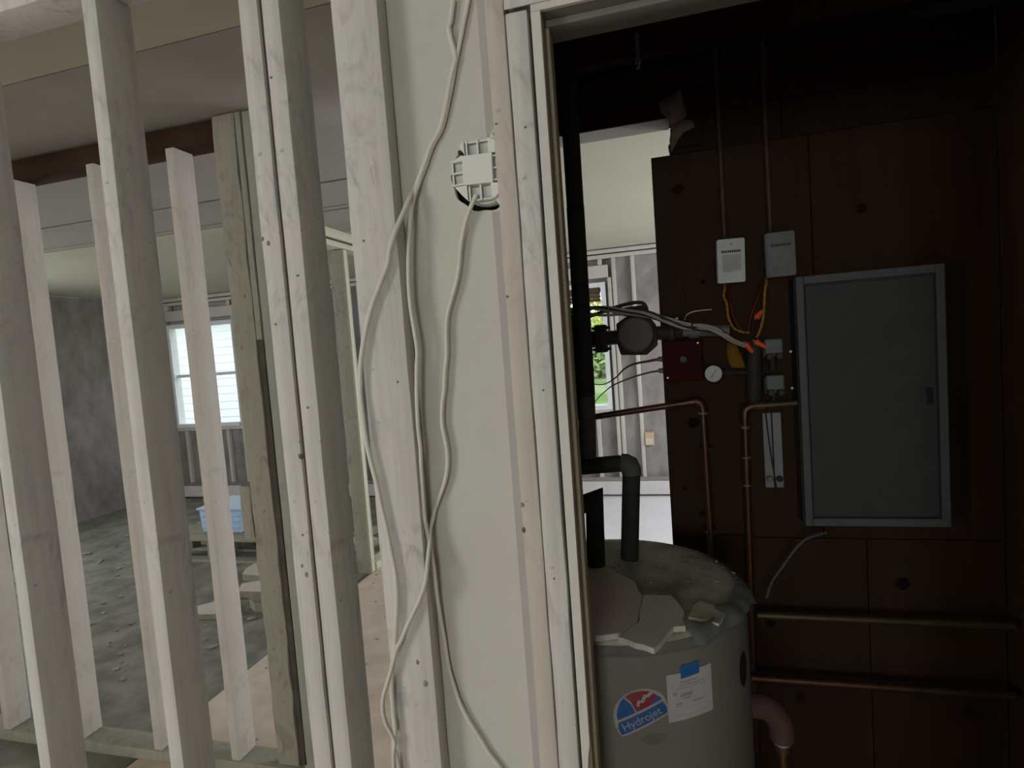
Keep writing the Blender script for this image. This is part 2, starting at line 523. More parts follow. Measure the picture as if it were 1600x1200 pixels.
box('ceiling_deck', (X0 - .2, X1 + .2), (YB - .2, YF + .2), (CEIL + .16, CEIL + .25), 'lath_and_shade', ceiling, 0)

# ---- outer walls -----------------------------------------------------------
def plain_wall(name, parts):
    w = structure(name)
    for n, x, y, z, m_ in parts:
        box(n, x, y, z, m_, w, 0)
    return w

def window(name, x, y, z, glass_at, axis='y', blind=None):
    """frame of jambs, head, sill, meeting rail and two panes in the opening"""
    w = structure(name, ((x[0] + x[1]) / 2, (y[0] + y[1]) / 2, z[0]))
    t = 0.045
    zm = (z[0] + z[1]) / 2
    if axis == 'y':
        box('side_jamb', (x[0], x[0] + t), y, z, 'window_frame', w); box('side_jamb', (x[1] - t, x[1]), y, z, 'window_frame', w)
        box('head_jamb', (x[0] + t, x[1] - t), y, (z[1] - t, z[1]), 'window_frame', w)
        box('window_sill', (x[0] + t, x[1] - t), (y[0] - .02, y[1]), (z[0], z[0] + t), 'window_frame', w)
        box('meeting_rail', (x[0] + t, x[1] - t), (glass_at - .012, glass_at + .02), (zm - .018, zm + .018), 'window_frame', w)
        for za, zb in ((z[0] + t, zm - .018), (zm + .018, z[1] - t)):
            box('pane', (x[0] + t, x[1] - t), (glass_at, glass_at + .004), (za, zb), 'glass', w, 0)
    else:
        box('side_jamb', x, (y[0], y[0] + t), z, 'window_frame', w); box('side_jamb', x, (y[1] - t, y[1]), z, 'window_frame', w)
        box('head_jamb', x, (y[0] + t, y[1] - t), (z[1] - t, z[1]), 'window_frame', w)
        box('window_sill', x, (y[0] + t, y[1] - t), (z[0], z[0] + t), 'window_frame', w)
        box('meeting_rail', (glass_at - .012, glass_at + .02), (y[0] + t, y[1] - t), (zm - .018, zm + .018), 'window_frame', w)
        for za, zb in ((z[0] + t, zm - .018), (zm + .018, z[1] - t)):
            box('pane', (glass_at, glass_at + .004), (y[0] + t, y[1] - t), (za, zb), 'glass', w, 0)
    return w

# far wall: open studs with insulation, two windows
WIN_Z = (0.86, 2.12)
wins = [(-5.84, -4.86), (-1.42, -0.52)]
far = structure('wall_far')
def far_skin(xa, xb, za, zb):
    box('siding', (xa, xb), (YF + .10, YF + .14), (za, zb), 'exterior', far, 0)
edges = [X0 - .15, wins[0][0], wins[0][1], wins[1][0], wins[1][1], X1 + .15]
far_skin(edges[0], edges[1], -.1, 2.7); far_skin(edges[2], edges[3], -.1, 2.7); far_skin(edges[4], edges[5], -.1, 2.7)
for a, b_ in wins:
    far_skin(a, b_, -.1, WIN_Z[0]); far_skin(a, b_, WIN_Z[1], 2.7)
for z in ((2.345, 2.382), (2.395, 2.432)):
    lumber('top_plate', (X0, X1), (YF, YF + .09), z, 'far_stud', far, step=.5)
lumber('bottom_plate', (X0, X1), (YF, YF + .09), (0.0, .038), 'far_stud', far, step=.5)
full = [-6.14, -5.92, -4.82, -4.42, -4.0, -3.6, -3.2, -2.8, -2.4, -2.0, -1.5, -0.43, -0.247, 0.16, 0.56, 0.97, 1.38, 1.78, 2.19, 2.56]
for x in full:
    lumber('stud', (x - .019, x + .019), (YF, YF + .09), (.04, 2.344), 'far_stud', far, step=.5)
for x in (-4.865, -5.88, -1.455, -0.476):
    lumber('trimmer', (x - .019, x + .019), (YF + .004, YF + .09), (.04, 2.16), 'far_stud', far, step=.5)
for a, b_ in wins:
    box('header', (a - .075, b_ + .035), (YF + .01, YF + .09), (2.162, 2.285), 'far_stud', far, .003)
    box('rough_sill', (a, b_), (YF, YF + .09), (WIN_Z[0] - .04, WIN_Z[0] - .002), 'far_stud', far, .003)
    for k in range(3):
        xx = a + .04 + (b_ - a - .08) * k / 2
        box('cripple', (xx - .019, xx + .019), (YF, YF + .09), (2.287, 2.344), 'far_stud', far, .003)
    for k in range(3):
        xx = a + .3 * k + .15
        box('cripple', (xx - .019, xx + .019), (YF, YF + .09), (.04, WIN_Z[0] - .042), 'far_stud', far, .003)
# insulation batts between the studs
allx = sorted(full)
for a, b_ in zip(allx, allx[1:]):
    if (a, b_) in ((-5.92, -4.82), (-1.5, -0.43)):
        box('insulation_batt', (a + .04, b_ - .06), (YF + .05, YF + .095), (.04, WIN_Z[0] - .045), 'insulation', far, .004)
        continue
    m_ = 'sheathing_blue' if -4.1 < a < -2.5 else 'insulation'
    bm = bm_box((a + .020, b_ - .020), (YF + .035, YF + .095), (.04, 2.343))
    for i in range(1, 8):
        bmesh.ops.bisect_plane(bm, geom=bm.verts[:] + bm.edges[:] + bm.faces[:], plane_co=(0, 0, .3 * i), plane_no=(0, 0, 1))
    rr = random.Random(int(a * 100))
    for v in bm.verts:
        if v.co.y < YF + .05:
            v.co.y += rr.uniform(-.018, .02)
    finish('insulation_batt', bm, m_, far)

w1 = window('window_1', wins[1], (YF + .015, YF + .12), WIN_Z, YF + .07)
w2 = window('window_2', wins[0], (YF + .015, YF + .12), WIN_Z, YF + .07)

blind = thing('roller_blind', 'dark brown roller blind pulled partly down in window beyond the closet', 'blind', (-0.97, YF + .04, 1.94))
box('blind_roll', (-1.37, -0.57), (YF + .025, YF + .06), (2.03, 2.07), 'blind_cloth', blind, .006)
for k in range(3):
    box('blind_fold', (-1.365, -0.575), (YF + .03 + .003 * k, YF + .04 + .003 * k), (1.935 + .034 * k, 1.967 + .034 * k), 'blind_cloth', blind, .002)

plain_wall('wall_left', [('wall_panel', (X0 - .1, X0), (YB, 1.85), (0, CEIL), 'insulation'), ('wall_panel', (X0 - .1, X0), (1.85, 3.35), (0, .86), 'insulation'),
                         ('wall_panel', (X0 - .1, X0), (1.85, 3.35), (2.12, CEIL), 'insulation'), ('wall_panel', (X0 - .1, X0), (3.35, YF + .1), (0, CEIL), 'insulation')])
window('fill_window_3', (X0 - .1, X0), (1.85, 3.35), (.86, 2.12), X0 - .05, 'x')  # unseen window made up to go with the left-room lamp
plain_wall('wall_right', [('wall_panel', (X1, X1 + .1), (YB, 3.45), (0, CEIL), 'insulation'), ('wall_panel', (X1, X1 + .1), (3.45, 4.95), (0, .86), 'insulation'),
                          ('wall_panel', (X1, X1 + .1), (3.45, 4.95), (2.12, CEIL), 'insulation'), ('wall_panel', (X1, X1 + .1), (4.95, YF + .1), (0, CEIL), 'insulation')])
window('fill_window_4', (X1, X1 + .1), (3.45, 4.95), (.86, 2.12), X1 + .05, 'x')  # invented opening out of view where the far-room lamp sits
plain_wall('wall_back', [('wall_panel', (X0, -5.9), (YB - .1, YB), (0, CEIL), 'insulation'), ('wall_panel', (-4.0, -.9), (YB - .1, YB), (0, CEIL), 'drywall_paint'), ('wall_panel', (.2, X1), (YB - .1, YB), (0, CEIL), 'drywall_paint'),
                         ('wall_panel', (-.9, .2), (YB - .1, YB), (0, .8), 'drywall_paint'), ('wall_panel', (-.9, .2), (YB - .1, YB), (2.2, CEIL), 'drywall_paint'),
                         ('wall_panel', (-5.9, -4.0), (YB - .1, YB), (0, .8), 'insulation'), ('wall_panel', (-5.9, -4.0), (YB - .1, YB), (2.2, CEIL), 'insulation')])
window('fill_window_6', (-.9, .2), (YB - .1, YB), (.8, 2.2), YB - .05)  # no such window known; added for the closet fill lamp
window('window_5', (-5.9, -4.0), (YB - .1, YB), (.8, 2.2), YB - .05)

# ---- the stud wall in front of the camera (front edges at y = 1) --------------
front = structure('wall_front', (-0.5, 1.0, 0))
ZS = (0.040, 2.362)
def knot(stud, x, z, r, mat, y=1.0):
    r *= .62
    bm = bm_lathe([(0, -.0016), (r * .55, -.0014), (r, 0.0006), (r * .9, .004)], 9, (x, y, z), 'y')
    rr = random.Random(int(abs(x * z) * 9999))
    for v in bm.verts:
        v.co.x += rr.uniform(-r, r) * .18; v.co.z += (v.co.z - z) * rr.uniform(.1, .7)
    finish('knot', bm, mat, stud, True)
def nail(stud, x, z, y=1.0, r=.0022):
    lathe('nail_head', [(0, -.0022), (r * .8, -.0022), (r, -.001), (r, .004)], 'nail_steel', stud, (x, y, z), 'y', 8)

sA1 = lumber('stud', (-.759, -.7165), (1.0, 1.089), ZS, 'primer', front, .0014, .09, 1)
sA2 = lumber('stud', (-.7075, -.668), (0.999, 1.088), ZS, 'primer', front, .0012, .09, 2)
box('spacer_board', (-.7163, -.7077), (1.0075, 1.085), ZS, 'groove_wood', front, .0005)
sB = lumber('flat_stud', (-.560, -.467), (0.999, 1.037), ZS, 'primer', front, .0012, .09, 3)
sC1 = lumber('stud', (-.2675, -.2326), (1.0, 1.089), ZS, 'primer_thin', front, .0010, .09, 4)
sC2 = lumber('trimmer', (-.2302, -.1920), (0.9975, 1.086), (0.040, 2.118), 'primer', front, .0012, .09, 5)
knot(sA1, -.7190, 1.362, .0075, 'knot_red'); knot(sA1, -.7310, 1.117, .0085, 'knot_grey'); knot(sA1, -.7395, 1.135, .006, 'knot_grey')
knot(sA1, -.7440, 1.79, .007, 'knot_grey', 1.0); knot(sA1, -.7560, 1.80, .006, 'knot_grey', 1.0)
knot(sC1, -.2640, 1.262, .0055, 'knot_grey'); knot(sC1, -.2655, 1.215, .006, 'knot_red'); knot(sC2, -.2145, 1.1265, .006, 'knot_red')
knot(sC2, -.2178, 1.556, .0045, 'knot_grey'); knot(sC2, -.2140, 0.88, .006, 'knot_grey'); knot(sC2, -.2050, 0.80, .007, 'knot_grey')
knot(sB, -.487, 0.905, .009, 'knot_grey', .999); knot(sB, -.500, 0.948, .006, 'knot_grey', .999)
nail(sC1, -.2610, 1.940); nail(sC1, -.2640, 1.640); nail(sC2, -.2090, 1.925, .9975); nail(sC2, -.2100, 1.47, .9975)
nail(sA1, -.745, 1.63); nail(sA2, -.690, 1.46, .999); nail(sA2, -.684, 1.72, .999); nail(sA1, -.731, 1.20); nail(sA2, -.70, 2.10, .999)
nail(sB, -.535, 1.77, .999); nail(sB, -.49, 1.50, .999)
for x in (-1.120, -1.525, -1.93, -2.335, -2.74, -3.145, -3.55, -3.955, -4.36, -4.765, -5.17, -5.575, -5.98):
    lumber('stud', (x - .019, x + .019), (1.0, 1.089), ZS, 'primer', front, .0012, .14)
for z in ((2.364, 2.400), (2.402, 2.438)):
    lumber('top_plate', (X0, X1), (1.0, 1.089), z, 'primer', front, step=.4)
lumber('bottom_plate', (X0, -.19), (1.0, 1.089), (0.0, .038), 'primer', front, step=.4)
lumber('bottom_plate', (.66, X1), (1.0, 1.089), (0.0, .038), 'primer', front, step=.4)
box('header', (-.2303, .69), (1.001, 1.085), (2.190, 2.362), 'primer', front, .003)
lumber('trimmer', (.632, .670), (1.0, 1.089), (.04, 2.118), 'primer', front, .001, .12)
for x in (.70, 1.1, 1.5, 1.9, 2.3, 2.57):
    lumber('stud', (x - .019, x + .019), (1.0, 1.089), ZS, 'primer', front, .001, .14)
box('drywall_panel', (.675, X1), (1.092, 1.105), (.01, CEIL), 'drywall_paint', front, 0)

# drywall between the flat stud and the door stud, with the round hole cut for the box
def panel_with_hole(name, x, z, y, hole, r, mat, parent):
    bm = bmesh.new(); n = 48
    hx, hz = hole
    s = r * 1.5
    def sq(a):
        c, q = math.cos(a), math.sin(a); k = s / max(abs(c), abs(q)); return hx + c * k, hz + q * k
    def clampx(p): return (min(max(p[0], x[0]), x[1]), min(max(p[1], z[0]), z[1]))
    for yy in y:
        inner = [bm.verts.new((hx + r * (1 + .03 * math.sin(5 * k)) * math.cos(2 * math.pi * k / n), yy, hz + r * (1 + .03 * math.sin(5 * k)) * math.sin(2 * math.pi * k / n))) for k in range(n)]
        outer = [bm.verts.new((clampx(sq(2 * math.pi * k / n))[0], yy, clampx(sq(2 * math.pi * k / n))[1])) for k in range(n)]
        for k in range(n):
            bm.faces.new((inner[k], inner[(k + 1) % n], outer[(k + 1) % n], outer[k]))
        xa, xb = max(x[0], hx - s), min(x[1], hx + s)
        for (a, b_, c, d) in ((x[0], x[1], z[0], hz - s), (x[0], x[1], hz + s, z[1]), (x[0], xa, hz - s, hz + s), (xb, x[1], hz - s, hz + s)):
            if b_ - a > 1e-4:
                bm.faces.new([bm.verts.new(p) for p in ((a, yy, c), (b_, yy, c), (b_, yy, d), (a, yy, d))])
        if yy == y[0]:
            first = inner
    for k in range(n):
        bm.faces.new((first[k], first[(k + 1) % n], inner[(k + 1) % n], inner[k]))
    return finish(name, bm, mat, parent)
HX, HZ = -.300, 1.868
panel_with_hole('drywall_panel', (-.553, -.195), (.01, CEIL), (1.0395, 1.0525), (HX, HZ), .0645, 'drywall_paint', front)
box('shade_strip', (-.2905, -.2690), (1.0375, 1.0390), (.01, HZ - .068), 'shade_strip', front, 0)  # darker strip paints the shadow band beside the door stud onto the drywall
box('shade_strip', (-.2905, -.2690), (1.0375, 1.0390), (HZ + .068, 2.42), 'shade_strip', front, 0)

# ---- the closet doorway frame ---------------------------------------------------
door = structure('door_1', (.22, 1.05, 0))
jp = [(-.1865, 0), (-.1685, 0), (-.1690, .70), (-.1715, .735), (-.1765, .752), (-.1775, .775), (-.1745, .81), (-.1695, .835), (-.1688, 1.3), (-.1682, 2.105), (-.1865, 2.105)]
prism('jamb', [(-.1858, 0.0), (-.1690, 0.0), (-.1690, .715), (-.1722, .738), (-.1748, .752), (-.1756, .772), (-.1735, .795), (-.1693, .818), (-.1690, 1.35), (-.1690, 2.110), (-.1858, 2.110)],
      .9955, 1.008, 'primer_clean', door, bevel=.0008)
box('jamb_board', (-.1858, -.1690), (1.0082, 1.115), (0, 2.11), 'jamb_stain', door, .0006)
lumber('door_stop', (-.1690, -.1612), (1.030, 1.064), (0, 2.098), 'jamb_stain', door, .0005, .12, 8, .002)
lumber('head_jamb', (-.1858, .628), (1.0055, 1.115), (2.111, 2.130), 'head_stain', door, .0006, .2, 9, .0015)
box('head_edge', (-.1858, .628), (.9955, 1.0050), (2.1105, 2.130), 'primer_clean', door, .001)
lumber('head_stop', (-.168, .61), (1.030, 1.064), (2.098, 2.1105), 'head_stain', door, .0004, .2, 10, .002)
lumber('head_casing', (-.2303, .69), (.9915, .9952), (2.1215, 2.188), 'primer', door, .0006, .2, 11, .0015)
box('jamb', (.611, .628), (.9955, 1.115), (0, 2.11), 'primer_clean', door, .0008)
lumber('door_stop', (.600, .611), (1.030, 1.064), (0, 2.098), 'primer_clean', door, .0004, .12, 12, .002)

# ---- closet walls --------------------------------------------------------------
YC = 2.05
cback = structure('wall_closet_back', (.4, YC, 0))
XR = 0.98
# dark boards: big sheet whose upper left corner is cut out, boards above it
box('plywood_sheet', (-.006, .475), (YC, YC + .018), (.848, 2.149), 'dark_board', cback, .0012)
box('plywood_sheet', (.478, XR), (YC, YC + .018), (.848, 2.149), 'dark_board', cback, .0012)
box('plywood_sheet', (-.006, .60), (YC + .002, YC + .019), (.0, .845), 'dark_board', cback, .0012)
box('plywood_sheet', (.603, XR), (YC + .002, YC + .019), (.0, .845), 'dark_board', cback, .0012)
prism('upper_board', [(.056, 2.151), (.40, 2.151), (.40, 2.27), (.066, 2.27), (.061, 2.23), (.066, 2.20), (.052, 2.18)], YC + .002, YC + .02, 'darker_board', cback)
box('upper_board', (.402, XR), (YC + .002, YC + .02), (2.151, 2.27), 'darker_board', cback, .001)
for kx, kz, kr in ((.075, 2.035, .020), (.085, 1.245, .022), (.045, 1.02, .011), (.10, .93, .012), (.14, 1.72, .009), (.30, .55, .016), (.62, 1.9, .018), (.70, .70, .02)):
    bm = bm_lathe([(0, -.0009), (kr * .6, -.0008), (kr, .0004), (kr, .003)], 12, (kx, YC, kz), 'y')
    for v in bm.verts:
        v.co.x += (v.co.x - kx) * .25 * math.sin(v.co.z * 300)
    finish('knot', bm, 'knot_dark', cback, True)
lumber('ledger_strip', (.145, .262), (YC - .012, YC - .0005), (.842, .856), 'dark_board', cback, bevel=.001)
lumber('batten', (.075, .16), (YC - .014, YC - .0005), (2.165, 2.34), 'darker_board', cback, bevel=.001)
for z in ((2.272, 2.352), (2.356, 2.436)):
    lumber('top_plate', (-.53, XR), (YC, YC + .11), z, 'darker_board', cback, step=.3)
box('lit_underside', (-.46, .06), (YC + .001, YC + .108), (2.2685, 2.2715), 'shaded_paint', cback, 0)  # pale grey sheet paints far-room light onto the plates' underside
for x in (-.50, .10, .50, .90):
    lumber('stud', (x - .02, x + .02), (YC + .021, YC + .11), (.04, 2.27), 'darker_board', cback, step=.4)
lumber('opening_stud', (-.0055, .030), (YC + .021, YC + .11), (.0, 2.148), 'darker_board', cback, step=.3)
box('drywall_panel', (-.006, X1), (YC + .112, YC + .124), (0, 2.148), 'drywall_paint', cback, 0)
box('drywall_panel', (.068, X1), (YC + .112, YC + .124), (2.149, CEIL), 'drywall_paint', cback, 0)
box('drywall_panel', (XR, X1), (YC + .095, YC + .111), (0, CEIL), 'drywall_paint', cback, 0)
cleft = structure('wall_closet_left', (-.53, 1.5, 0))
box('plywood_sheet', (-.515, -.502), (1.116, YC - .001), (0, CEIL - .01), 'darker_board', cleft, 0)
box('drywall_panel', (-.555, -.542), (1.054, 2.165), (0, CEIL), 'drywall_paint', cleft, 0)
for y in (1.12, 1.5, 1.9):
    lumber('stud', (-.5415, -.5155), (y, y + .038), (.01, CEIL - .01), 'darker_board', cleft, step=.4)
box('filler_board', (-.515, -.1865), (1.0895, 1.1155), (0.0, 2.11), 'darker_board', cleft, 0)
cright = structure('wall_closet_right', (XR + .03, 1.5, 0))
for k in range(6):
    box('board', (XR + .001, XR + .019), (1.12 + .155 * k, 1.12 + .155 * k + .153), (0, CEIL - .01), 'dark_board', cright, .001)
box('drywall_panel', (XR + .05, XR + .062), (1.106, 2.14), (0, CEIL), 'drywall_paint', cright, 0)
box('filler_board', (.629, XR), (1.0895, 1.1155), (0, CEIL), 'darker_board', cright, 0)
box('filler_board', (-.515, .629), (1.0895, 1.1155), (2.131, CEIL), 'darker_board', cright, 0)

# ---- partition behind the open studs (y = 1.77) ----------------------------------
part = structure('wall_partition', (-1.5, 1.77, 0))
lumber('bottom_plate', (-4.6, -1.395), (1.745, 1.84), (.0, .046), 'beige_wood', part, step=.3)
lumber('top_plate', (-4.6, -1.412), (1.775, 1.86), (2.352, 2.432), 'dark_board', part, step=.3)
lumber('stud', (-1.492, -1.400), (1.760, 1.798), (.047, 2.435), 'beige_wood', part, .004, .07, 21)
lumber('scab_block', (-1.538, -1.493), (1.762, 1.80), (.915, 1.112), 'beige_wood', part, .002, .08, 22)
lumber('stud_side', (-1.3995, -1.376), (1.768, 1.80), (.047, 1.64), 'lath_and_shade', part, .001, .1, 23)  # dark lower piece puts the shadow on the stud's side into colour
lumber('stud_side', (-1.3995, -1.376), (1.764, 1.80), (1.642, 2.435), 'beige_wood', part, .001, .1, 25)
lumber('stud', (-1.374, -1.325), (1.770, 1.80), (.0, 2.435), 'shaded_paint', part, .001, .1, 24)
lumber('stud', (-1.690, -1.652), (1.748, 1.838), (.047, 2.351), 'primer_thin', part, .001, .12)
for x in (-2.04, -2.45, -2.86, -3.27, -3.68, -4.09, -4.5):
    lumber('stud', (x - .019, x + .019), (1.748, 1.838), (.047, 2.351), 'primer_thin', part, .001, .12)
for z, x in ((1.95, -1.475), (1.80, -1.43), (1.62, -1.465), (1.02, -1.44), (.86, -1.45), (.72, -1.43), (.50, -1.46), (.30, -1.44)):
    bm = bm_lathe([(0, -.0016), (.006, -.0014), (.009, .002), (.009, .006)], 9, (x, 1.762, z), 'y')
    finish('knot', bm, 'knot_grey' if z < 1.7 else 'nail_steel', part, True)

# ---- hall wall end: stud, plates running away from the camera ----------------------
hall = structure('wall_hall', (-2.16, 4.5, 0))
lumber('end_stud', (-2.222, -2.1145), (3.625, 3.700), (.0, 2.31), 'beige_wood', hall, .002, .1, 31)
box('lit_edge', (-2.1142, -2.1085), (3.634, 3.675), (.01, 2.31), 'pale_trim', hall, .001)  # pale strip paints the window light along the stud edge
lumber('bottom_plate', (-2.205, -2.110), (3.705, 5.5), (.0, .055), 'pale_trim', hall, .001, .3)
lumber('top_plate', (-2.222, -2.110), (3.42, 5.73), (2.318, 2.356), 'pale_trim', hall, .001, .3)
lumber('top_plate', (-2.205, -2.115), (3.43, 5.73), (2.375, 2.438), 'pale_trim', hall, .001, .3)
box('plate_shim', (-2.19, -2.13), (3.44, 5.7), (2.357, 2.374), 'lath_and_shade', hall, 0)
for y in (4.1, 4.5, 4.9, 5.3):
    lumber('stud', (-2.2, -2.112), (y, y + .038), (.056, 2.317), 'far_stud', hall, .001, .3)

# ---- baseboards along the far wall are hot water heaters: things -------------------
def heater(x0, x1, label):
    h = thing('baseboard_heater', label, 'heater', ((x0 + x1) / 2, YF - .035, 0), 'baseboard heaters')
    prism('front_cover', [(YF - .068, .022), (YF - .060, .022), (YF - .060, .150), (YF - .068, .155)], x0, x1, 'heater_enamel', h, 'x')
    prism('top_cover', [(YF - .066, .158), (YF - .004, .172), (YF - .004, .182), (YF - .070, .168)], x0, x1, 'heater_grey', h, 'x')
    box('back_plate', (x0, x1), (YF - .004, YF - .001), (.015, .182), 'heater_grey', h, 0)
    tube('fin_pipe', [(x0 + .02, YF - .032, .07), (x1 - .02, YF - .032, .07)], .02, 'heater_grey', h, 10)
    for x in (x0, x1):
        box('end_cap', (x - .012, x + .012), (YF - .071, YF - .001), (.012, .186), 'heater_enamel', h, .002)
heater(-1.9, 1.9, 'long white baseboard heater below the window with brown blind')
heater(-5.9, -2.6, 'white baseboard heater on far wall left of the hall wall end')
# ================================================================== THINGS ON THE STUD WALL
# round plastic ceiling box seen from its back, pushed through the drywall
eb = thing('electrical_box', 'round white plastic electrical box seen from behind, set through the drywall', 'electrical box', (HX, 1.038, HZ - .06))
BX, BZ = HX + .004, HZ + .003
lathe('flange', [(.046, 1.053), (.0585, 1.053), (.0585, 1.041), (.056, 1.030), (.046, 1.030)], 'box_plastic', eb, (BX, 0, BZ), 'y', 40)
lathe('shell', [(.0, 1.046), (.055, 1.046), (.0545, 1.030), (.050, 1.024), (.0, 1.024)], 'box_recess', eb, (BX, 0, BZ), 'y', 40)
tilt = R(-4)
def rb(name, x, z, y, mat, bevel=.0008):
    bm = bm_box(x, y, z)
    bmesh.ops.bevel(bm, geom=bm.edges[:], offset=bevel, segments=1, affect='EDGES')
    M = Matrix.Translation((BX, 0, BZ)) @ Matrix.Rotation(R(2), 4, 'Y')
    bmesh.ops.transform(bm, matrix=M, verts=bm.verts)
    return finish(name, bm, mat, eb)
rb('back_plate', (-.036, .020), (-.0255, .0265), (1.0085, 1.026), 'box_plastic')
# four pairs of clamp pockets: thin walls standing round recesses
for a in range(4):
    M2 = Matrix.Rotation(R(90 * a), 4, 'Y')
    for k, (u0, u1) in enumerate(((-.0225, -.0195), (-.0015, .0015), (.0195, .0225))):
        bm = bm_box((u0, u1), (1.013, 1.026), (.026, .053))
        bmesh.ops.transform(bm, matrix=Matrix.Translation((BX - .006, 0, BZ)) @ M2, verts=bm.verts)
        finish('pocket_wall', bm, 'box_plastic', eb)
    bm = bm_box((-.0225, .0225), (1.016, 1.026), (.0495, .0525))
    bmesh.ops.transform(bm, matrix=Matrix.Translation((BX - .006, 0, BZ)) @ M2, verts=bm.verts)
    finish('pocket_wall', bm, 'box_plastic', eb)
    for u in (-.0105, .0105):
        bm = bm_box((u - .0075, u + .0075), (1.0205, 1.0245), (.0285, .0475))
        bmesh.ops.transform(bm, matrix=Matrix.Translation((BX - .006, 0, BZ)) @ M2, verts=bm.verts)
        finish('clamp_tab', bm, 'galvanised', eb)
def corner(pts, y0=1.0105):
    bm = bm_prism([(BX + a, BZ + b_) for a, b_ in pts], y0, 1.028)
    bmesh.ops.bevel(bm, geom=bm.edges[:], offset=.0008, segments=1, affect='EDGES')
    finish('corner_web', bm, 'box_plastic', eb)
corner([(-.0545, -.024), (-.030, -.0245), (-.030, -.0525), (-.040, -.042)])
corner([(-.051, .023), (-.036, .030), (-.030, .024), (-.030, .020), (-.052, .018)])
corner([(-.040, .047), (-.033, .053), (-.030, .052), (-.030, .028), (-.034, .035)])
corner([(.014, -.0245), (.030, -.028), (.034, -.040), (.022, -.052), (.014, -.053)])
corner([(.014, .026), (.040, .026), (.034, .044), (.014, .054)])
for sx, sz, rot in ((.030, -.056, -30), (.026, .060, 28)):
    bm = bm_box((-.009, .009), (1.020, 1.034), (-.014, .014))
    bmesh.ops.bevel(bm, geom=bm.edges[:], offset=.003, segments=2, affect='EDGES')
    bmesh.ops.transform(bm, matrix=Matrix.Translation((BX + sx, 0, BZ + sz)) @ Matrix.Rotation(R(rot), 4, 'Y'), verts=bm.verts)
    finish('mounting_ear', bm, 'box_plastic', eb, True)
    lathe('screw', [(0, 1.017), (.0035, 1.0175), (.004, 1.02), (.003, 1.05)], 'nail_steel', eb, (BX + sx, 0, BZ + sz), 'y', 10)
lathe('screw_post', [(0, 1.012), (.0035, 1.012), (.0035, 1.03)], 'black_plastic', eb, (BX - .040, 0, BZ + .036), 'y', 10)
lathe('screw_post', [(0, 1.009), (.006, 1.009), (.006, 1.03)], 'black_plastic', eb, (BX + .036, 0, BZ - .032), 'y', 10)

CABLE_P = [(-0.3323, 1.032, 2.1816), (-0.3403, 1.032, 2.1464), (-0.3448, 1.032, 2.1373), (-0.3419, 1.032, 2.1131), (-0.3359, 1.032, 2.0815), (-0.3424, 1.032, 2.0635), (-0.3522, 1.032, 2.0358), (-0.3596, 1.032, 2.0085), (-0.3762, 1.032, 1.963), (-0.3979, 1.032, 1.934), (-0.4136, 1.032, 1.9024), (-0.426, 1.032, 1.8795), (-0.4384, 1.032, 1.8587), (-0.4411, 1.014, 1.8395), (-0.451, 1.002, 1.8114), (-0.4653, 0.99, 1.7759), (-0.4791, 0.988, 1.7434), (-0.4837, 0.988, 1.7228), (-0.5045, 0.988, 1.6837), (-0.5256, 0.988, 1.6439), (-0.5419, 0.988, 1.6008), (-0.5523, 0.988, 1.5652), (-0.5597, 0.988, 1.5315), (-0.5628, 0.988, 1.501), (-0.5649, 0.988, 1.4802), (-0.5635, 0.988, 1.4394), (-0.5613, 0.988, 1.3934), (-0.5548, 0.988, 1.3484), (-0.5478, 0.988, 1.3083), (-0.5408, 0.988, 1.2543), (-0.5363, 0.988, 1.2304), (-0.5304, 0.988, 1.1787), (-0.5249, 0.988, 1.1294), (-0.5259, 0.988, 1.0835), (-0.5314, 0.988, 1.0396), (-0.5382, 0.988, 0.9966), (-0.544, 0.988, 0.9638), (-0.5513, 0.988, 0.9307), (-0.5551, 0.988, 0.891), (-0.5556, 0.988, 0.8422), (-0.5559, 0.988, 0.809), (-0.5619, 0.988, 0.7751), (-0.5569, 0.988, 0.7543), (-0.5554, 0.988, 0.7117)]
CABLE_Q = [(-0.2991, 1.034, 2.1921), (-0.3041, 1.034, 2.1765), (-0.3173, 1.034, 2.1348), (-0.329, 1.034, 2.0979), (-0.3392, 1.034, 2.066), (-0.348, 1.034, 2.0358), (-0.3566, 1.034, 2.0088), (-0.3731, 1.034, 1.9632), (-0.3948, 1.034, 1.9341), (-0.4105, 1.034, 1.9026), (-0.423, 1.034, 1.8796), (-0.4315, 1.028, 1.8568), (-0.4389, 1.022, 1.8328), (-0.4428, 1.016, 1.8025), (-0.4485, 1.01, 1.7537), (-0.4516, 1.008, 1.7242), (-0.4548, 1.008, 1.6745), (-0.4546, 1.008, 1.635), (-0.4508, 1.008, 1.5902), (-0.4489, 1.008, 1.5538), (-0.4529, 1.008, 1.5238), (-0.4557, 1.008, 1.4935), (-0.4576, 1.008, 1.4729), (-0.4605, 1.008, 1.4116), (-0.4589, 1.008, 1.3707), (-0.4613, 1.008, 1.3298), (-0.4626, 1.008, 1.2485), (-0.4623, 1.008, 1.2296), (-0.4611, 1.012, 1.2031), (-0.4569, 1.016, 1.1482), (-0.4565, 1.02, 1.1107), (-0.4568, 1.024, 1.0636), (-0.4547, 1.028, 1.0136), (-0.4528, 1.032, 0.9748), (-0.449, 1.032, 0.9235), (-0.4423, 1.032, 0.8908), (-0.432, 1.032, 0.8518), (-0.416, 1.032, 0.816), (-0.3947, 1.032, 0.7809), (-0.3795, 1.032, 0.7533), (-0.3591, 1.032, 0.7264), (-0.3355, 1.032, 0.6922)]
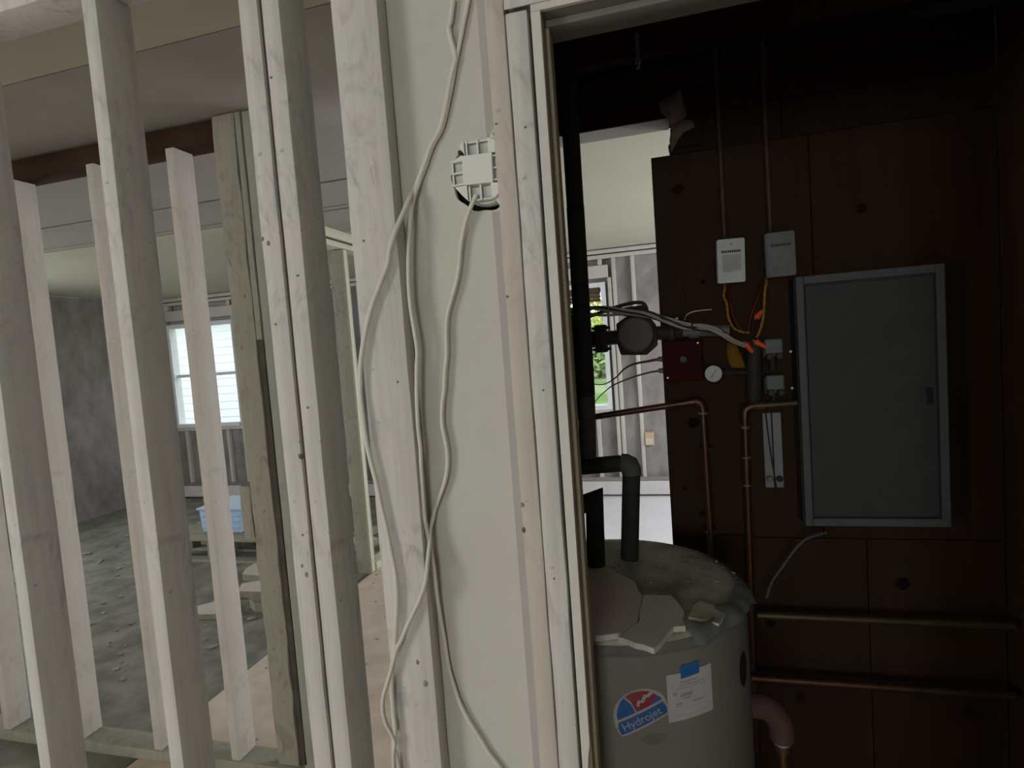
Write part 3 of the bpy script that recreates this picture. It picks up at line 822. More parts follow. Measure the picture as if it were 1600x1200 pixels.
CABLE_R = [(-0.3114, 1.014, 1.8277), (-0.3142, 1.014, 1.8235), (-0.3244, 1.024, 1.8145), (-0.3388, 1.027, 1.788), (-0.35, 1.03, 1.7571), (-0.3561, 1.03, 1.7295), (-0.3586, 1.03, 1.7144), (-0.3664, 1.03, 1.6832), (-0.3779, 1.03, 1.6532), (-0.3912, 1.03, 1.6183), (-0.3964, 1.03, 1.58), (-0.3987, 1.03, 1.5461), (-0.4057, 1.03, 1.5099), (-0.4099, 1.03, 1.4769), (-0.4163, 1.03, 1.4488), (-0.4195, 1.03, 1.4117), (-0.4164, 1.03, 1.3867), (-0.4137, 1.03, 1.3566), (-0.4162, 1.03, 1.3278), (-0.424, 1.03, 1.299), (-0.4355, 1.03, 1.2738), (-0.4504, 1.03, 1.242), (-0.4542, 1.03, 1.2292), (-0.458, 1.02, 1.208), (-0.4581, 1.01, 1.1822), (-0.4609, 1.0, 1.148), (-0.4634, 0.99, 1.1167), (-0.4728, 0.985, 1.0908), (-0.4904, 0.985, 1.0584), (-0.5095, 0.985, 1.0256), (-0.5228, 0.985, 0.9992), (-0.534, 0.985, 0.9817), (-0.5488, 0.985, 0.9417), (-0.5615, 0.985, 0.9094), (-0.5726, 0.985, 0.8808), (-0.5766, 0.985, 0.8541), (-0.5724, 0.985, 0.8253), (-0.5619, 0.985, 0.8039), (-0.5565, 0.985, 0.7872), (-0.5613, 0.985, 0.7667), (-0.565, 0.985, 0.7128)]
tag(cable('power_cable', CABLE_P, .0051, 'cable_sheath', None, 4, 8, flat=.75), 'white cable bowing out past the left edge of the wide stud', 'cable', 'white cables on the wall')
tag(cable('power_cable', CABLE_Q, .0042, 'cable_sheath', None, 4, 8, flat=.8), 'white cable hanging along drywall edge and curving away to the lower right', 'cable', 'white cables on the wall')
tag(cable('power_cable', CABLE_R, .0056, 'cable_sheath', None, 4, 8, flat=.75), 'white cable coming down out of the round electrical box', 'cable', 'white cables on the wall')

# ================================================================== WATER HEATER
TX, TY, TR = -.159, 1.462, .32
def cyl(a, z, r):
    return Vector((TX + r * math.sin(R(a)), TY - r * math.cos(R(a)), z))
wh = thing('water_heater', 'squat grey water heater tank standing inside the closet doorway', 'water heater', (TX, TY, 0))
lathe('jacket', [(0, .05), (TR - .004, .05), (TR, .056), (TR, .902), (TR - .003, .906), (0, .906)], 'tank_enamel', wh, (TX, TY, 0), 'z', 96)
lathe('top_rim', [(TR - .02, .9062), (TR + .0025, .9062), (TR + .004, .912), (TR + .0035, .922), (TR, .9272), (TR - .02, .9272)], 'tank_rim', wh, (TX, TY, 0), 'z', 96)
bm = bm_lathe([(TR + .0, .9275), (TR - .03, .9295), (.2, .932), (.1, .9335), (0, .934)], 96, (TX, TY, 0), 'z')
rr = random.Random(3)
finish('top_cover', bm, 'tank_dust', wh, True)
lathe('base_ring', [(TR - .03, .001), (TR - .012, .001), (TR - .012, .049), (TR - .03, .049)], 'tank_rim', wh, (TX, TY, 0), 'z', 64)
for a in (0, 120, 240):
    p = cyl(a, 0, .26)
    box('foot', (p.x - .025, p.x + .025), (p.y - .025, p.y + .025), (0, .049), 'iron', wh)

def on_tank(bm, a0, z0, r, rot=0.0):
    """wrap a flat (u,v) drawing round the jacket: u along the girth from angle a0, v up from z0"""
    cr, sr = math.cos(R(rot)), math.sin(R(rot))
    for v in bm.verts:
        u, w, h = v.co.x, v.co.y, v.co.z
        uu, ww = u * cr - w * sr, u * sr + w * cr
        v.co = cyl(a0 + math.degrees(uu / TR), z0 + ww, r + h)
    return bm
def flat_poly(pts, step=.01):
    bm = bmesh.new()
    bm.faces.new([bm.verts.new((a, b_, 0)) for a, b_ in pts])
    slice_u(bm, min(p[0] for p in pts) + step, max(p[0] for p in pts), step)
    return bm
def decal(name, pts, a0, z0, off, mat, parent, rot=0.0):
    return finish(name, on_tank(flat_poly(pts), a0, z0, TR + off, rot), mat, parent)
# round brand decal, its lower band carrying the word
A0, Z0, ROT = 6.8, .7440, 24
outer = [(-.012, .004), (-.007, -.008), (.10, -.008), (.106, .012)] + [(.050 + .058 * math.cos(R(t)), .022 + .050 * math.sin(R(t))) for t in range(10, 171, 10)] + [(-.010, .026)]
dec = decal('decal', outer, A0, Z0, .0005, 'decal_white', wh, ROT)
finish('decal_band', on_tank(flat_poly([(-.007, -.004), (.098, -.004), (.102, .008), (.100, .0225), (-.002, .0225), (-.008, .010)]), A0, Z0, TR + .0009, ROT), 'decal_blue', dec)
finish('decal_blue_field', on_tank(flat_poly([(.0, .028), (.040, .028), (.040, .045), (.032, .066), (.022, .061), (.010, .050), (.002, .038)]), A0, Z0, TR + .0009, ROT), 'decal_blue', dec)
finish('decal_red_field', on_tank(flat_poly([(.043, .028), (.098, .028), (.096, .040), (.086, .055), (.070, .065), (.050, .069), (.036, .067), (.042, .052)]), A0, Z0, TR + .0009, ROT), 'decal_red', dec)
finish('decal_blue_field', on_tank(flat_poly([(.080, .028), (.101, .028), (.099, .036), (.082, .036)]), A0, Z0, TR + .0011, ROT), 'decal_blue', dec)
finish('decal_white_flash', on_tank(flat_poly([(.048, .040), (.056, .050), (.062, .046), (.072, .055), (.078, .052), (.090, .056), (.094, .050), (.080, .045), (.074, .047), (.064, .039), (.058, .043), (.052, .036)]), A0, Z0, TR + .0011, ROT), 'decal_white', dec)
tb = text_bm('Hydrojet', .0245, .98)
slice_u(tb, .004, .115, .006)
finish('lettering', on_tank(tb, A0, Z0 + .0015, TR + .0013, ROT), 'decal_white', dec)
# taped paper notice
PA, PZ = 23.4, .757
pw, ph = .1085, .101
note = decal('notice_paper', [(0, 0), (pw, .0), (pw, ph), (0, ph)], PA, PZ, .0012, 'paper_white', wh)
def note_bar(u0, u1, v0, v1, mat='print_grey'):
    return flat_poly([(u0, v0), (u1, v0), (u1, v1), (u0, v1)], .012)
pr = bmesh.new()
rn = random.Random(11)
def bars(v, u0, u1, h):
    u = u0
    while u < u1:
        w = rn.uniform(.003, .009)
        e = min(u + w, u1)
        vs = [pr.verts.new((a, b_, 0)) for a, b_ in ((u, v), (e, v), (e, v + h), (u, v + h))]
        pr.faces.new(vs)
        u = e + .0012
bars(.0790, .030, .070, .0032); bars(.0725, .028, .088, .0028); bars(.0672, .014, .092, .0016)
bars(.0560, .012, .022, .0055); bars(.0545, .030, .060, .0022); bars(.0500, .028, .056, .0045)
bars(.0440, .034, .052, .0030); bars(.0340, .018, .032, .0040); bars(.0335, .058, .086, .0040); bars(.0300, .020, .030, .0016)
bars(.0235, .010, .098, .0006); bars(.0100, .008, .098, .0010)
for a in ((.004, .0045), (.1035, .1040)):
    vs = [pr.verts.new((x, y, 0)) for x, y in ((a[0], .006), (a[1], .006), (a[1], .096), (a[0], .096))]
    pr.faces.new(vs)
finish('print', on_tank(pr, PA, PZ, TR + .0016), 'print_grey', note)
decal('tape', [(.031, .088), (.076, .091), (.078, .117), (.032, .116)], PA, PZ, .0018, 'tape_blue', note)
decal('element_cover', [(.026 * math.cos(R(t)), .012 * math.sin(R(t))) for t in range(0, 360, 20)], 17.5, .727, .0004, 'tank_rim', wh)
decal('access_cover', [(.030 * math.cos(R(t)) * .8, .045 * math.sin(R(t)) * .9) for t in range(0, 360, 20)], 66, .79, .0012, 'black_plastic', wh)
lathe('relief_port', [(.024, 0), (.024, .012), (.0, .012)], 'iron', wh, (.163, 1.44, .636), 'x', 20)

# dust and crumbs lying on the cover: nobody could count them
bm = bmesh.new()
rr = random.Random(5)
for k in range(520):
    a, q = rr.uniform(0, 360), TR * math.sqrt(rr.random()) * .96
    s = rr.choice((.0015, .002, .002, .003, .004)) * rr.uniform(.6, 1.3)
    p = cyl(a, .9345 + s * .3, q)
    M = Matrix.Translation(p) @ Matrix.Rotation(rr.uniform(0, 6), 4, 'Z') @ Matrix.Diagonal((s * rr.uniform(.7, 1.8), s, s * .5, 1))
    bmesh.ops.create_icosphere(bm, subdivisions=1, radius=1, matrix=M)
o = finish('plaster_crumbs', bm, 'gypsum_crumb')
o['kind'] = 'stuff'; tag(o, 'pale plaster crumbs and dust strewn over the top of the tank', 'rubble')

# broken drywall pieces lying on the cover
def scrap(name, poly, z, th, mat, label, group, tilt=None, edge=None, cat='drywall scrap'):
    """a broken slab: chipped outline, paper face, crumbly white edge"""
    rr = random.Random(len(label))
    pts = []
    n = len(poly)
    for i in range(n):
        a, b_ = Vector((*poly[i], 0)), Vector((*poly[(i + 1) % n], 0))
        m_ = max(2, int((b_ - a).length / .02))
        for k in range(m_):
            q = a.lerp(b_, k / m_)
            if k:
                q += Vector((rr.uniform(-1, 1), rr.uniform(-1, 1), 0)) * .0022
            pts.append((q.x, q.y))
    cx = sum(p[0] for p in pts) / len(pts); cy = sum(p[1] for p in pts) / len(pts)
    root = thing(name, label, cat, (cx, cy, z), group)
    def put(nm, z0, z1, m_, ins):
        bm = bm_prism([(cx + (a - cx) * ins, cy + (b_ - cy) * ins) for a, b_ in pts], z0, z1, 'z')
        if tilt:
            M = Matrix.Translation((cx, cy, z)) @ Matrix.Rotation(R(tilt[0]), 4, tilt[1]) @ Matrix.Translation((-cx, -cy, -z))
            bmesh.ops.transform(bm, matrix=M, verts=bm.verts)
        finish(nm, bm, m_, root)
    put('core', z, z + th - .0008, edge or 'gypsum_white', 1.0)
    put('paper_face', z + th - .0007, z + th, mat, .992)
    return root
G = 'broken drywall pieces on the tank'
scrap('drywall_scrap', [(-.36, 1.44), (-.235, 1.483), (-.183, 1.504), (-.104, 1.426), (-.080, 1.336), (-.085, 1.169), (-.167, 1.140), (-.34, 1.185)], .936, .012, 'gypsum_face',
      'largest grey-brown drywall piece lying on the front of the tank top', G)
scrap('drywall_scrap', [(-.077, 1.326), (-.015, 1.332), (.012, 1.262), (.006, 1.225), (.012, 1.195), (-.012, 1.190), (-.050, 1.105), (-.122, 1.140), (-.0835, 1.20)], .940, .012, 'gypsum_white',
      'smaller white broken drywall piece poking over the tank rim', G, (1.8, 'X'))
scrap('drywall_scrap', [(.02, 1.26), (.08, 1.235), (.105, 1.30), (.05, 1.34), (.03, 1.31)], .9345, .006, 'tank_dust', 'thin dusty flake lying beside the small white drywall piece on the tank', G)

# torn plastic sheet over the right of the rim
bm = bmesh.new()
rr = random.Random(9)
NA, cols = 46, []
for i in range(NA):
    a = 34 + 56 * i / (NA - 1)
    f = i / (NA - 1)
    drop = .004 + .012 * f + .006 * math.sin(7 * f + 1) + .004 * math.sin(23 * f)
    inn = .300 - .016 * math.sin(math.pi * f) + .006 * math.sin(11 * f)
    w = .004 + .004 * math.sin(17 * f) + .003 * math.sin(31 * f)
    col = [cyl(a, .938 + .002 * math.sin(19 * f), inn), cyl(a, .9395 + w * .5, (inn + TR) / 2), cyl(a, .9385 + w * .6, TR - .004),
           cyl(a, .932, TR + .006 + w * .5), cyl(a, .922 - drop * .35, TR + .007 + w), cyl(a, .926 - drop, TR + .008 + w * 1.3)]
    cols.append([bm.verts.new(p) for p in col])
for a, b_ in zip(cols, cols[1:]):
    for k in range(5):
        bm.faces.new((a[k], a[k + 1], b_[k + 1], b_[k]))
geo = bmesh.ops.solidify(bm, geom=bm.faces[:], thickness=.0012)
tag(finish('plastic_sheet', bm, 'teal_plastic', None, True), 'torn greenish plastic sheet draped over the right rim of the tank', 'plastic sheet')

# ================================================================== PIPES
G = 'black insulated pipes above the tank'
p = thing('insulated_pipe', 'tall black foam insulated pipe running from ceiling, then across and down into the tank', 'pipe', (-.21, 1.6, .934), G)
tube('foam_sleeve', [(-.2095, 1.6, 2.52), (-.2115, 1.6, 1.92)], .0235, 'foam_black', p, 20)
tube('foam_sleeve', [(-.2116, 1.6, 1.918), (-.2150, 1.6, 1.40)], .0243, 'foam_black', p, 20)
tube('foam_sleeve', [(-.2151, 1.6, 1.398), (-.2220, 1.6, 1.2255)], .0238, 'foam_grey', p, 20)
tube('foam_sleeve', [(-.270, 1.6, 1.1975), (-.131, 1.6, 1.2065)], .0232, 'foam_black', p, 20)
tube('elbow', [(-.1305, 1.6, 1.2072), (-.118, 1.6, 1.2065), (-.1085, 1.6, 1.201), (-.1045, 1.6, 1.190), (-.1048, 1.6, 1.175)], .0262, 'foam_grey', p, 20)
tube('foam_sleeve', [(-.1052, 1.6, 1.1745), (-.1245, 1.605, .9355)], .0245, 'foam_black', p, 20)
p = thing('insulated_pipe', 'shorter black foam insulated pipe with mitred top elbow, nearer the door jamb', 'pipe', (-.212, 1.55, .9485), G)
tube('foam_sleeve', [(-.2122, 1.553, .9490), (-.2052, 1.55, 1.117), (-.268, 1.53, 1.098), (-.42, 1.50, 1.08)], .0255, 'foam_black', p, 20)
lathe('sleeve_end', [(.026, .9345), (.026, .9480), (.012, .9480)], 'foam_black', p, (-.2124, 1.553, 0), 'z', 20)

# circulator pump
YP = 1.955
pump = thing('circulator_pump', 'grey round-headed circulator pump on black pipe in the closet opening', 'pump', (-.08, YP, 1.49))
lathe('motor_head', [(0, 1.868), (.050, 1.868), (.0555, 1.873), (.0565, 1.885), (.0565, 1.925), (.052, 1.93)], 'pump_grey', pump, (-.0825, 0, 1.561), 'y', 40)
oc = [(-.0825 + .064 * a, 1.561 + .064 * b_) for a, b_ in ((-1, -.42), (-.86, -1), (.45, -1.08), (1.02, -.62), (1, .40), (.62, .95), (-.35, 1.02), (-1, .62))]
prism('motor_plate', oc, 1.9302, 1.948, 'iron', pump, bevel=.003)
lathe('volute', [(0, 1.9485), (.058, 1.9485), (.062, 1.958), (.06, 1.99), (.04, 2.0), (0, 2.0)], 'iron', pump, (-.0825, 0, 1.560), 'y', 32)
prism('terminal_box', [(-.125, 1.6245), (-.050, 1.6265), (-.048, 1.650), (-.060, 1.655), (-.118, 1.652)], 1.935, 1.99, 'iron', pump, bevel=.003)
tube('neck', [(-.137, 1.965, 1.557), (-.183, 1.965, 1.556)], .024, 'iron', pump, 16)
tube('neck', [(-.024, 1.965, 1.560), (.020, 1.965, 1.560)], .023, 'iron', pump, 16)
def flange(x, parent, name='flange', r=.047):
    f = prism(name, [(1.965 + r * q[0], 1.556 + r * q[1]) for q in ((-.72, -.98), (.72, -.98), (1, -.5), (1, .5), (.72, .98), (-.72, .98), (-1, .5), (-1, -.5))], x - .0085, x + .0085, 'iron', parent, 'x', bevel=.002)
    return f
for x in (-.1915, -.2095):
    f = flange(x, pump if x > -.2 else pump)
for x in (.028, ):
    flange(x, pump, 'flange', .025)
for dy, dz in ((-.030, .043), (-.030, -.043), (.03, .043), (.03, -.043)):
    tube('bolt', [(-.172, 1.965 + dy, 1.556 + dz * .82), (-.228, 1.965 + dy, 1.556 + dz * .82)], .0055, 'iron', pump, 6)

pp = thing('iron_pipe', 'black iron pipe with bumpy fittings left of the pump', 'pipe', (-.33, 1.965, 1.52))
tube('pipe', [(-.2185, 1.965, 1.556), (-.46, 1.965, 1.549)], .0185, 'iron', pp, 16)
tube('union', [(-.2187, 1.965, 1.556), (-.250, 1.965, 1.555)], .029, 'iron', pp, 8)
tube('valve_body', [(-.262, 1.965, 1.555), (-.300, 1.965, 1.554)], .026, 'iron', pp, 12)
tube('valve_stem', [(-.281, 1.965, 1.575), (-.279, 1.962, 1.612)], .011, 'iron', pp, 10)
lathe('valve_knob', [(0, 1.606), (.017, 1.606), (.019, 1.614), (.014, 1.622), (0, 1.622)], 'iron', pp, (-.279, 1.962, 0), 'z', 12)
tube('drain_cock', [(-.246, 1.95, 1.578), (-.243, 1.94, 1.604)], .008, 'iron', pp, 8)
tube('coupling', [(-.34, 1.965, 1.5525), (-.395, 1.965, 1.551)], .025, 'iron', pp, 12)

pr_ = thing('iron_fitting', 'dark iron fittings joining the pump to pipe above the red box', 'pipe', (.10, 1.965, 1.53))
tube('union', [(.0375, 1.965, 1.560), (.062, 1.965, 1.560)], .026, 'iron', pr_, 8)
tube('pipe', [(.063, 1.965, 1.559), (.205, 1.968, 1.552)], .018, 'galvanised_dull', pr_, 14)
tube('coupling', [(.082, 1.965, 1.558), (.112, 1.965, 1.557)], .0245, 'galvanised_dull', pr_, 10)
tube('test_port', [(.048, 1.935, 1.558), (.048, 1.915, 1.557)], .007, 'iron', pr_, 8)
tube('stand_pipe', [(.046, 1.93, 1.585), (.046, 1.93, 1.605)], .006, 'solder', pr_, 8)

GC = 'copper pipes in the closet'
c = thing('copper_pipe', 'old copper pipe crossing the opening at waist height then dropping beside the plywood edge', 'pipe', (.12, 1.985, .83), GC)
tube('pipe', [(-.2985, 1.985, 1.66), (-.2985, 1.985, 1.305)], .0105, 'iron', c, 14)
tube('elbow', [(-.2985, 1.985, 1.306), (-.296, 1.985, 1.292), (-.284, 1.985, 1.284), (-.268, 1.985, 1.2852)], .0145, 'iron', c, 14)
tube('pipe', [(-.269, 1.985, 1.2855), (.086, 1.985, 1.3255)], .0112, 'copper', c, 14)
tube('elbow', [(.078, 1.985, 1.3248), (.096, 1.985, 1.3265), (.108, 1.985, 1.320), (.113, 1.985, 1.306), (.1135, 1.985, 1.286)], .0145, 'copper', c, 14)
tube('pipe', [(.1135, 1.985, 1.290), (.120, 1.985, .50)], .0112, 'copper', c, 14)
lathe('solder_ring', [(.0150, 1.283), (.0155, 1.2865), (.0150, 1.290)], 'solder_dull', c, (.1135, 1.985, 0), 'z', 14)
for z in (1.165, .885):
    box('pipe_strap', (.098, .136), (1.985, 2.049), (z - .006, z + .006), 'iron', c, .001)
c = thing('copper_pipe', 'copper pipe with pale soldered joints dropping behind the right of the tank', 'pipe', (.235, 1.985, .3), GC)
tube('pipe', [(.242, 1.985, 1.270), (.2285, 1.985, .10)], .0112, 'copper', c, 14)
tube('elbow', [(.2420, 1.985, 1.262), (.2425, 1.985, 1.282), (.248, 1.985, 1.295), (.262, 1.985, 1.302), (.285, 1.985, 1.303)], .0148, 'copper', c, 14)
tube('pipe', [(.284, 1.985, 1.303), (.3985, 1.985, 1.307)], .0112, 'brass', c, 14)
tube('valve_body', [(.272, 1.985, 1.303), (.302, 1.985, 1.304)], .018, 'brass', c, 10)
for z in (1.235, 1.135, 1.045):
    lathe('solder_ring', [(.0128, z - .004), (.0140, z), (.0128, z + .004)], 'solder_dull', c, (.2325 + (z - .3) * .0098, 1.985, 0), 'z', 14)
tube('coupling', [(.2405, 1.985, 1.133), (.2393, 1.985, 1.047)], .0138, 'copper', c, 14)
c = thing('copper_pipe', 'thin brassy pipe running sideways low on the wall behind the tank', 'pipe', (.5, 1.95, .61), GC)
tube('pipe', [(.246, 1.955, .620), (.95, 1.955, .622)], .0125, 'brass', c, 12)
for x in (.30, .345):
    tube('coupling', [(x, 1.955, .6204), (x + .016, 1.955, .6205)], .016, 'brass', c, 10)
c = thing('copper_pipe', 'dull copper pipe lowest on the closet wall under the brassy pipe', 'pipe', (.5, 1.95, .39), GC)
tube('pipe', [(.22, 1.955, .405), (.95, 1.955, .407)], .014, 'copper', c, 12)
tag(cable('drain_tube', [(.275, 1.93, .69), (.292, 1.93, .742), (.330, 1.93, .80), (.365, 1.93, .852), (.40, 1.935, .884), (.46, 1.95, .90)], .0042, 'panel_steel', None, 5, 10), 'pale bent drain tube slanting up beside the right of tank', 'pipe')
p = thing('black_pipe', 'thick black vertical pipe hanging behind the orange connectors', 'pipe', (.277, 1.99, 1.31))
tube('pipe', [(.2795, 1.985, 1.495), (.2725, 1.985, 1.325)], .024, 'iron', p, 16)
tube('reducer', [(.2724, 1.985, 1.3245), (.2722, 1.985, 1.316)], .018, 'iron', p, 14)
tube('cap', [(.2797, 1.985, 1.497), (.280, 1.985, 1.512)], .026, 'iron', p, 8)
p = thing('discharge_elbow', 'pinkish foam wrapped elbow sticking out of the right side of the tank', 'pipe', (.20, 1.44, .55))
tube('foam_elbow', [(.163, 1.44, .638), (.188, 1.435, .640), (.207, 1.432, .630), (.219, 1.43, .611), (.223, 1.43, .588), (.223, 1.43, .566)], .0285, 'pink_foam', p, 18)
tube('brass_outlet', [(.223, 1.43, .565), (.2235, 1.43, .535)], .017, 'brass', p, 12)
tube('outlet_ring', [(.223, 1.43, .5650), (.2232, 1.43, .5560)], .021, 'solder', p, 12)
tube('pipe', [(.2235, 1.43, .534), (.225, 1.43, .12)], .0105, 'copper', p, 12)

# ================================================================== CONTROLS ON THE DARK BOARD
for i, (xa, xb, za, zb, lab, mt, tilt_) in enumerate((
        (.184, .267, 1.705, 1.842, 'bright grey metal box with printed label nearest the plywood edge', 'galvanised', 1.2),
        (.329, .412, 1.710, 1.846, 'duller grey metal box with printed label, beside the electrical panel', 'galvanised_dull', -.6))):
    jb = thing('control_box', lab, 'electrical box', ((xa + xb) / 2, YC, za), 'grey metal control boxes')
    cxm = (xa + xb) / 2
    M = Matrix.Translation((cxm, 0, zb)) @ Matrix.Rotation(R(tilt_), 4, 'Y') @ Matrix.Translation((-cxm, 0, -zb))
    def pj(name, x, y, z, mat, parent=jb, bv=.002):
        bm = bm_box(x, y, z)
        if bv:
            bmesh.ops.bevel(bm, geom=bm.edges[:], offset=bv, segments=2, affect='EDGES')
        bmesh.ops.transform(bm, matrix=M, verts=bm.verts)
        return finish(name, bm, mat, parent)
    pj('case', (xa - .0035, xb + .001), (1.992, YC - .0005), (za, zb), 'panel_steel')
    cov = pj('cover', (xa, xb), (1.984, 1.9918), (za - .001, zb + .001), mt, jb, .003)
    pj('screw', (cxm - .003, cxm + .003), (1.9820, 1.9838), (zb - .019, zb - .013), 'nail_steel', cov, .001)
    bm = bmesh.new(); rr = random.Random(40 + i)
    def row(z, h, u0, u1, wmin, wmax):
        u = u0
        while u < u1:
            e = min(u1, u + rr.uniform(wmin, wmax))
            bm.faces.new([bm.verts.new(q) for q in ((u, 1.9836, z), (e, 1.9836, z), (e, 1.9836, z + h), (u, 1.9836, z + h))])
            u = e + .0011
    row(zb - .043, .0075, xa + .012, xb - .012, .004, .0065)
    bmesh.ops.transform(bm, matrix=M, verts=bm.verts)
    finish('printed_heading', bm, 'ink', cov)
    bm = bmesh.new()
    for k in range(11):
        row(zb - .053 - .0050 * k, .0024, xa + .015, xb - .013 - (.02 if k == 10 else 0), .004, .012)
    bmesh.ops.transform(bm, matrix=M, verts=bm.verts)
    finish('printed_lines', bm, 'ink_faint', cov)
    if i == 0:
        pj('cover_tab', (xb - .014, xb - .010), (1.9822, 1.9838), (za + .026, za + .037), 'gauge_white', cov, .0005)
for x, zt, z0, lab, cl in ((.2120, 2.46, 1.8435, 'thin brown conduit rising from the bright grey metal box', 'copper'), (.3500, 2.46, 1.848, 'thin brown conduit rising from the duller grey metal box', 'copper')):
    cd = thing('conduit', lab, 'conduit', (x, 2.03, z0), 'conduits above the boxes')
    tube('pipe', [(x, 2.026, z0 + .012), (x - .001, 2.026, zt)], .0085, 'conduit_brown', cd, 12)
    tube('connector', [(x, 2.026, z0), (x, 2.026, z0 + .018)], .012, 'iron', cd, 8)

rx = thing('relay_box', 'dark red square relay box with black knob at the plywood edge', 'control box', (.06, YC, 1.40))
box('case', (-.002, .118), (1.972, YC - .0005), (1.401, 1.529), 'relay_red', rx, .002)
box('cover', (-.004, .120), (1.962, 1.9715), (1.399, 1.531), 'relay_red', rx, .003)
lathe('knob', [(0, 1.952), (.011, 1.952), (.013, 1.955), (.013, 1.962)], 'black_plastic', rx, (.060, 0, 1.469), 'y', 24)
for x, z in ((.008, 1.411), (.108, 1.519)):
    lathe('screw', [(0, 1.9600), (.003, 1.9602), (.0035, 1.962)], 'solder', rx, (x, 0, z), 'y', 10)
for z in (1.473, 1.434):
    tube('cable_connector', [(-.0045, 2.0, z), (-.020, 2.0, z)], .0085, 'galvanised_dull', rx, 8)
    tube('lock_ring', [(-.0046, 2.0, z), (-.008, 2.0, z)], .0125, 'galvanised_dull', rx, 6)
FX1 = [(-.018, 2.0, 1.473), (-.0479, 2.0, 1.4691), (-.1014, 2.0, 1.4617), (-.1345, 2.0, 1.4462), (-.1643, 2.0, 1.4194), (-.2027, 2.0, 1.3994), (-.2467, 2.0, 1.4018), (-.29, 2.01, 1.405)]
FX2 = [(-.018, 2.0, 1.434), (-.0501, 2.0, 1.4302), (-.1039, 2.0, 1.4181), (-.1701, 2.0, 1.3954), (-.2044, 2.0, 1.3728), (-.2397, 2.0, 1.3388), (-.258, 2.02, 1.29), (-.27, 2.03, 1.22)]
def thinning(pts, r0, r1, mat, name):
    P = smooth_path(pts, 6); n = len(P)
    return autosmooth(finish(name, bm_tube(P, lambda i: r0 + (r1 - r0) * min(1, i / (n * .72)), 10, None, 1.0, False), mat), 70)
G = 'brown leads from the red box'
tag(thinning(FX1, .0052, .0018, 'copper', 'flexible_lead'), 'upper brown lead curving from the red relay box', 'cable', G)
tag(thinning(FX2, .0038, .0014, 'copper', 'flexible_lead'), 'lower thin brown lead falling from the red relay box', 'cable', G)

g = thing('pressure_gauge', 'small round white-faced pressure gauge beside the red box', 'gauge', (.154, 2.0, 1.385))
GX, GZ = .152, 1.4155
lathe('case', [(.0, 2.0), (.026, 2.0), (.0285, 1.995), (.0290, 1.974), (.0268, 1.972), (.0268, 1.976), (0, 1.976)], 'black_plastic', g, (GX, 0, GZ), 'y', 32)
lathe('dial', [(0, 1.9748), (.0266, 1.9748), (.0266, 1.9758)], 'gauge_white', g, (GX, 0, GZ), 'y', 32)
bm = bm_box((-.0007, .0007), (1.9730, 1.9738), (-.014, .016))
bmesh.ops.transform(bm, matrix=Matrix.Translation((GX, 0, GZ)) @ Matrix.Rotation(R(33), 4, 'Y'), verts=bm.verts)
finish('needle', bm, 'ink', g)
bm = bmesh.new()
for k in range(19):
    M = Matrix.Translation((GX, 0, GZ)) @ Matrix.Rotation(R(-135 + 15 * k), 4, 'Y')
    L_ = .0035 if k % 3 == 0 else .002
    b2 = [M @ Vector(q) for q in ((-.0003, 1.9746, .0245 - L_), (.0003, 1.9746, .0245 - L_), (.0003, 1.9746, .0245), (-.0003, 1.9746, .0245))]
    bm.faces.new([bm.verts.new(q) for q in b2])
finish('dial_marks', bm, 'ink_faint', g)
tube('stem', [(GX + .0295, 1.988, GZ), (.262, 1.985, GZ - .002)], .007, 'iron', g, 10)
for x in (.190, .214):
    tube('stem_nut', [(x, 1.988, GZ), (x + .010, 1.988, GZ)], .0115, 'iron', g, 6)

# wires
BU = [(-.40, 1.915, 1.652), (-.2864, 1.9, 1.6496), (-.24, 1.9, 1.6477), (-.1879, 1.9, 1.6452), (-.1169, 1.895, 1.6360), (-.0473, 1.89, 1.6240), (.011, 1.90, 1.6000), (.0682, 1.9, 1.5770), (.1252, 1.895, 1.5655), (.1717, 1.9, 1.5480), (.2077, 1.91, 1.5200), (.2439, 1.93, 1.5020)]
wb = thing('wire_bundle', 'loose bundle of grey and white wires crossing over the pump', 'wires', (-.05, 1.9, 1.60))
for k, (mat, ph) in enumerate((('wire_white', 0), ('wire_white', 1.6), ('wire_black', 3.1), ('wire_white', 4.6), ('iron', 5.6))):
    pts = []
    for i, q in enumerate(BU):
        s = .0085 if 1 < i < 10 else .004
        if i < 4:
            s = .014
        pts.append((q[0], q[1] + .0045 * math.cos(ph + i * 1.1), q[2] + s * math.sin(ph + i * .95)))
    cable('wire', pts, .0046 if mat == 'wire_white' else .0036, mat, wb, 5, 8)
cable('cable_tie', [(.093, 1.886, 1.560), (.090, 1.884, 1.572), (.091, 1.888, 1.582), (.094, 1.905, 1.580), (.095, 1.908, 1.565), (.093, 1.890, 1.558)], .0022, 'wire_black', wb, 4, 6)
LO = [(-.30, 1.92, 1.622), (-.2623, 1.91, 1.6286), (-.2199, 1.905, 1.6334), (-.1569, 1.9, 1.6500), (-.0952, 1.9, 1.6620), (-.059, 1.9, 1.6600), (-.0461, 1.905, 1.6430), (-.0508, 1.915, 1.628), (-.09, 1.93, 1.634)]
tag(cable('wire_loop', LO, .0058, 'wire_black', None, 5, 8), 'black wire looping above the grey pump head', 'wires')
G = 'yellow and red wires under the boxes'
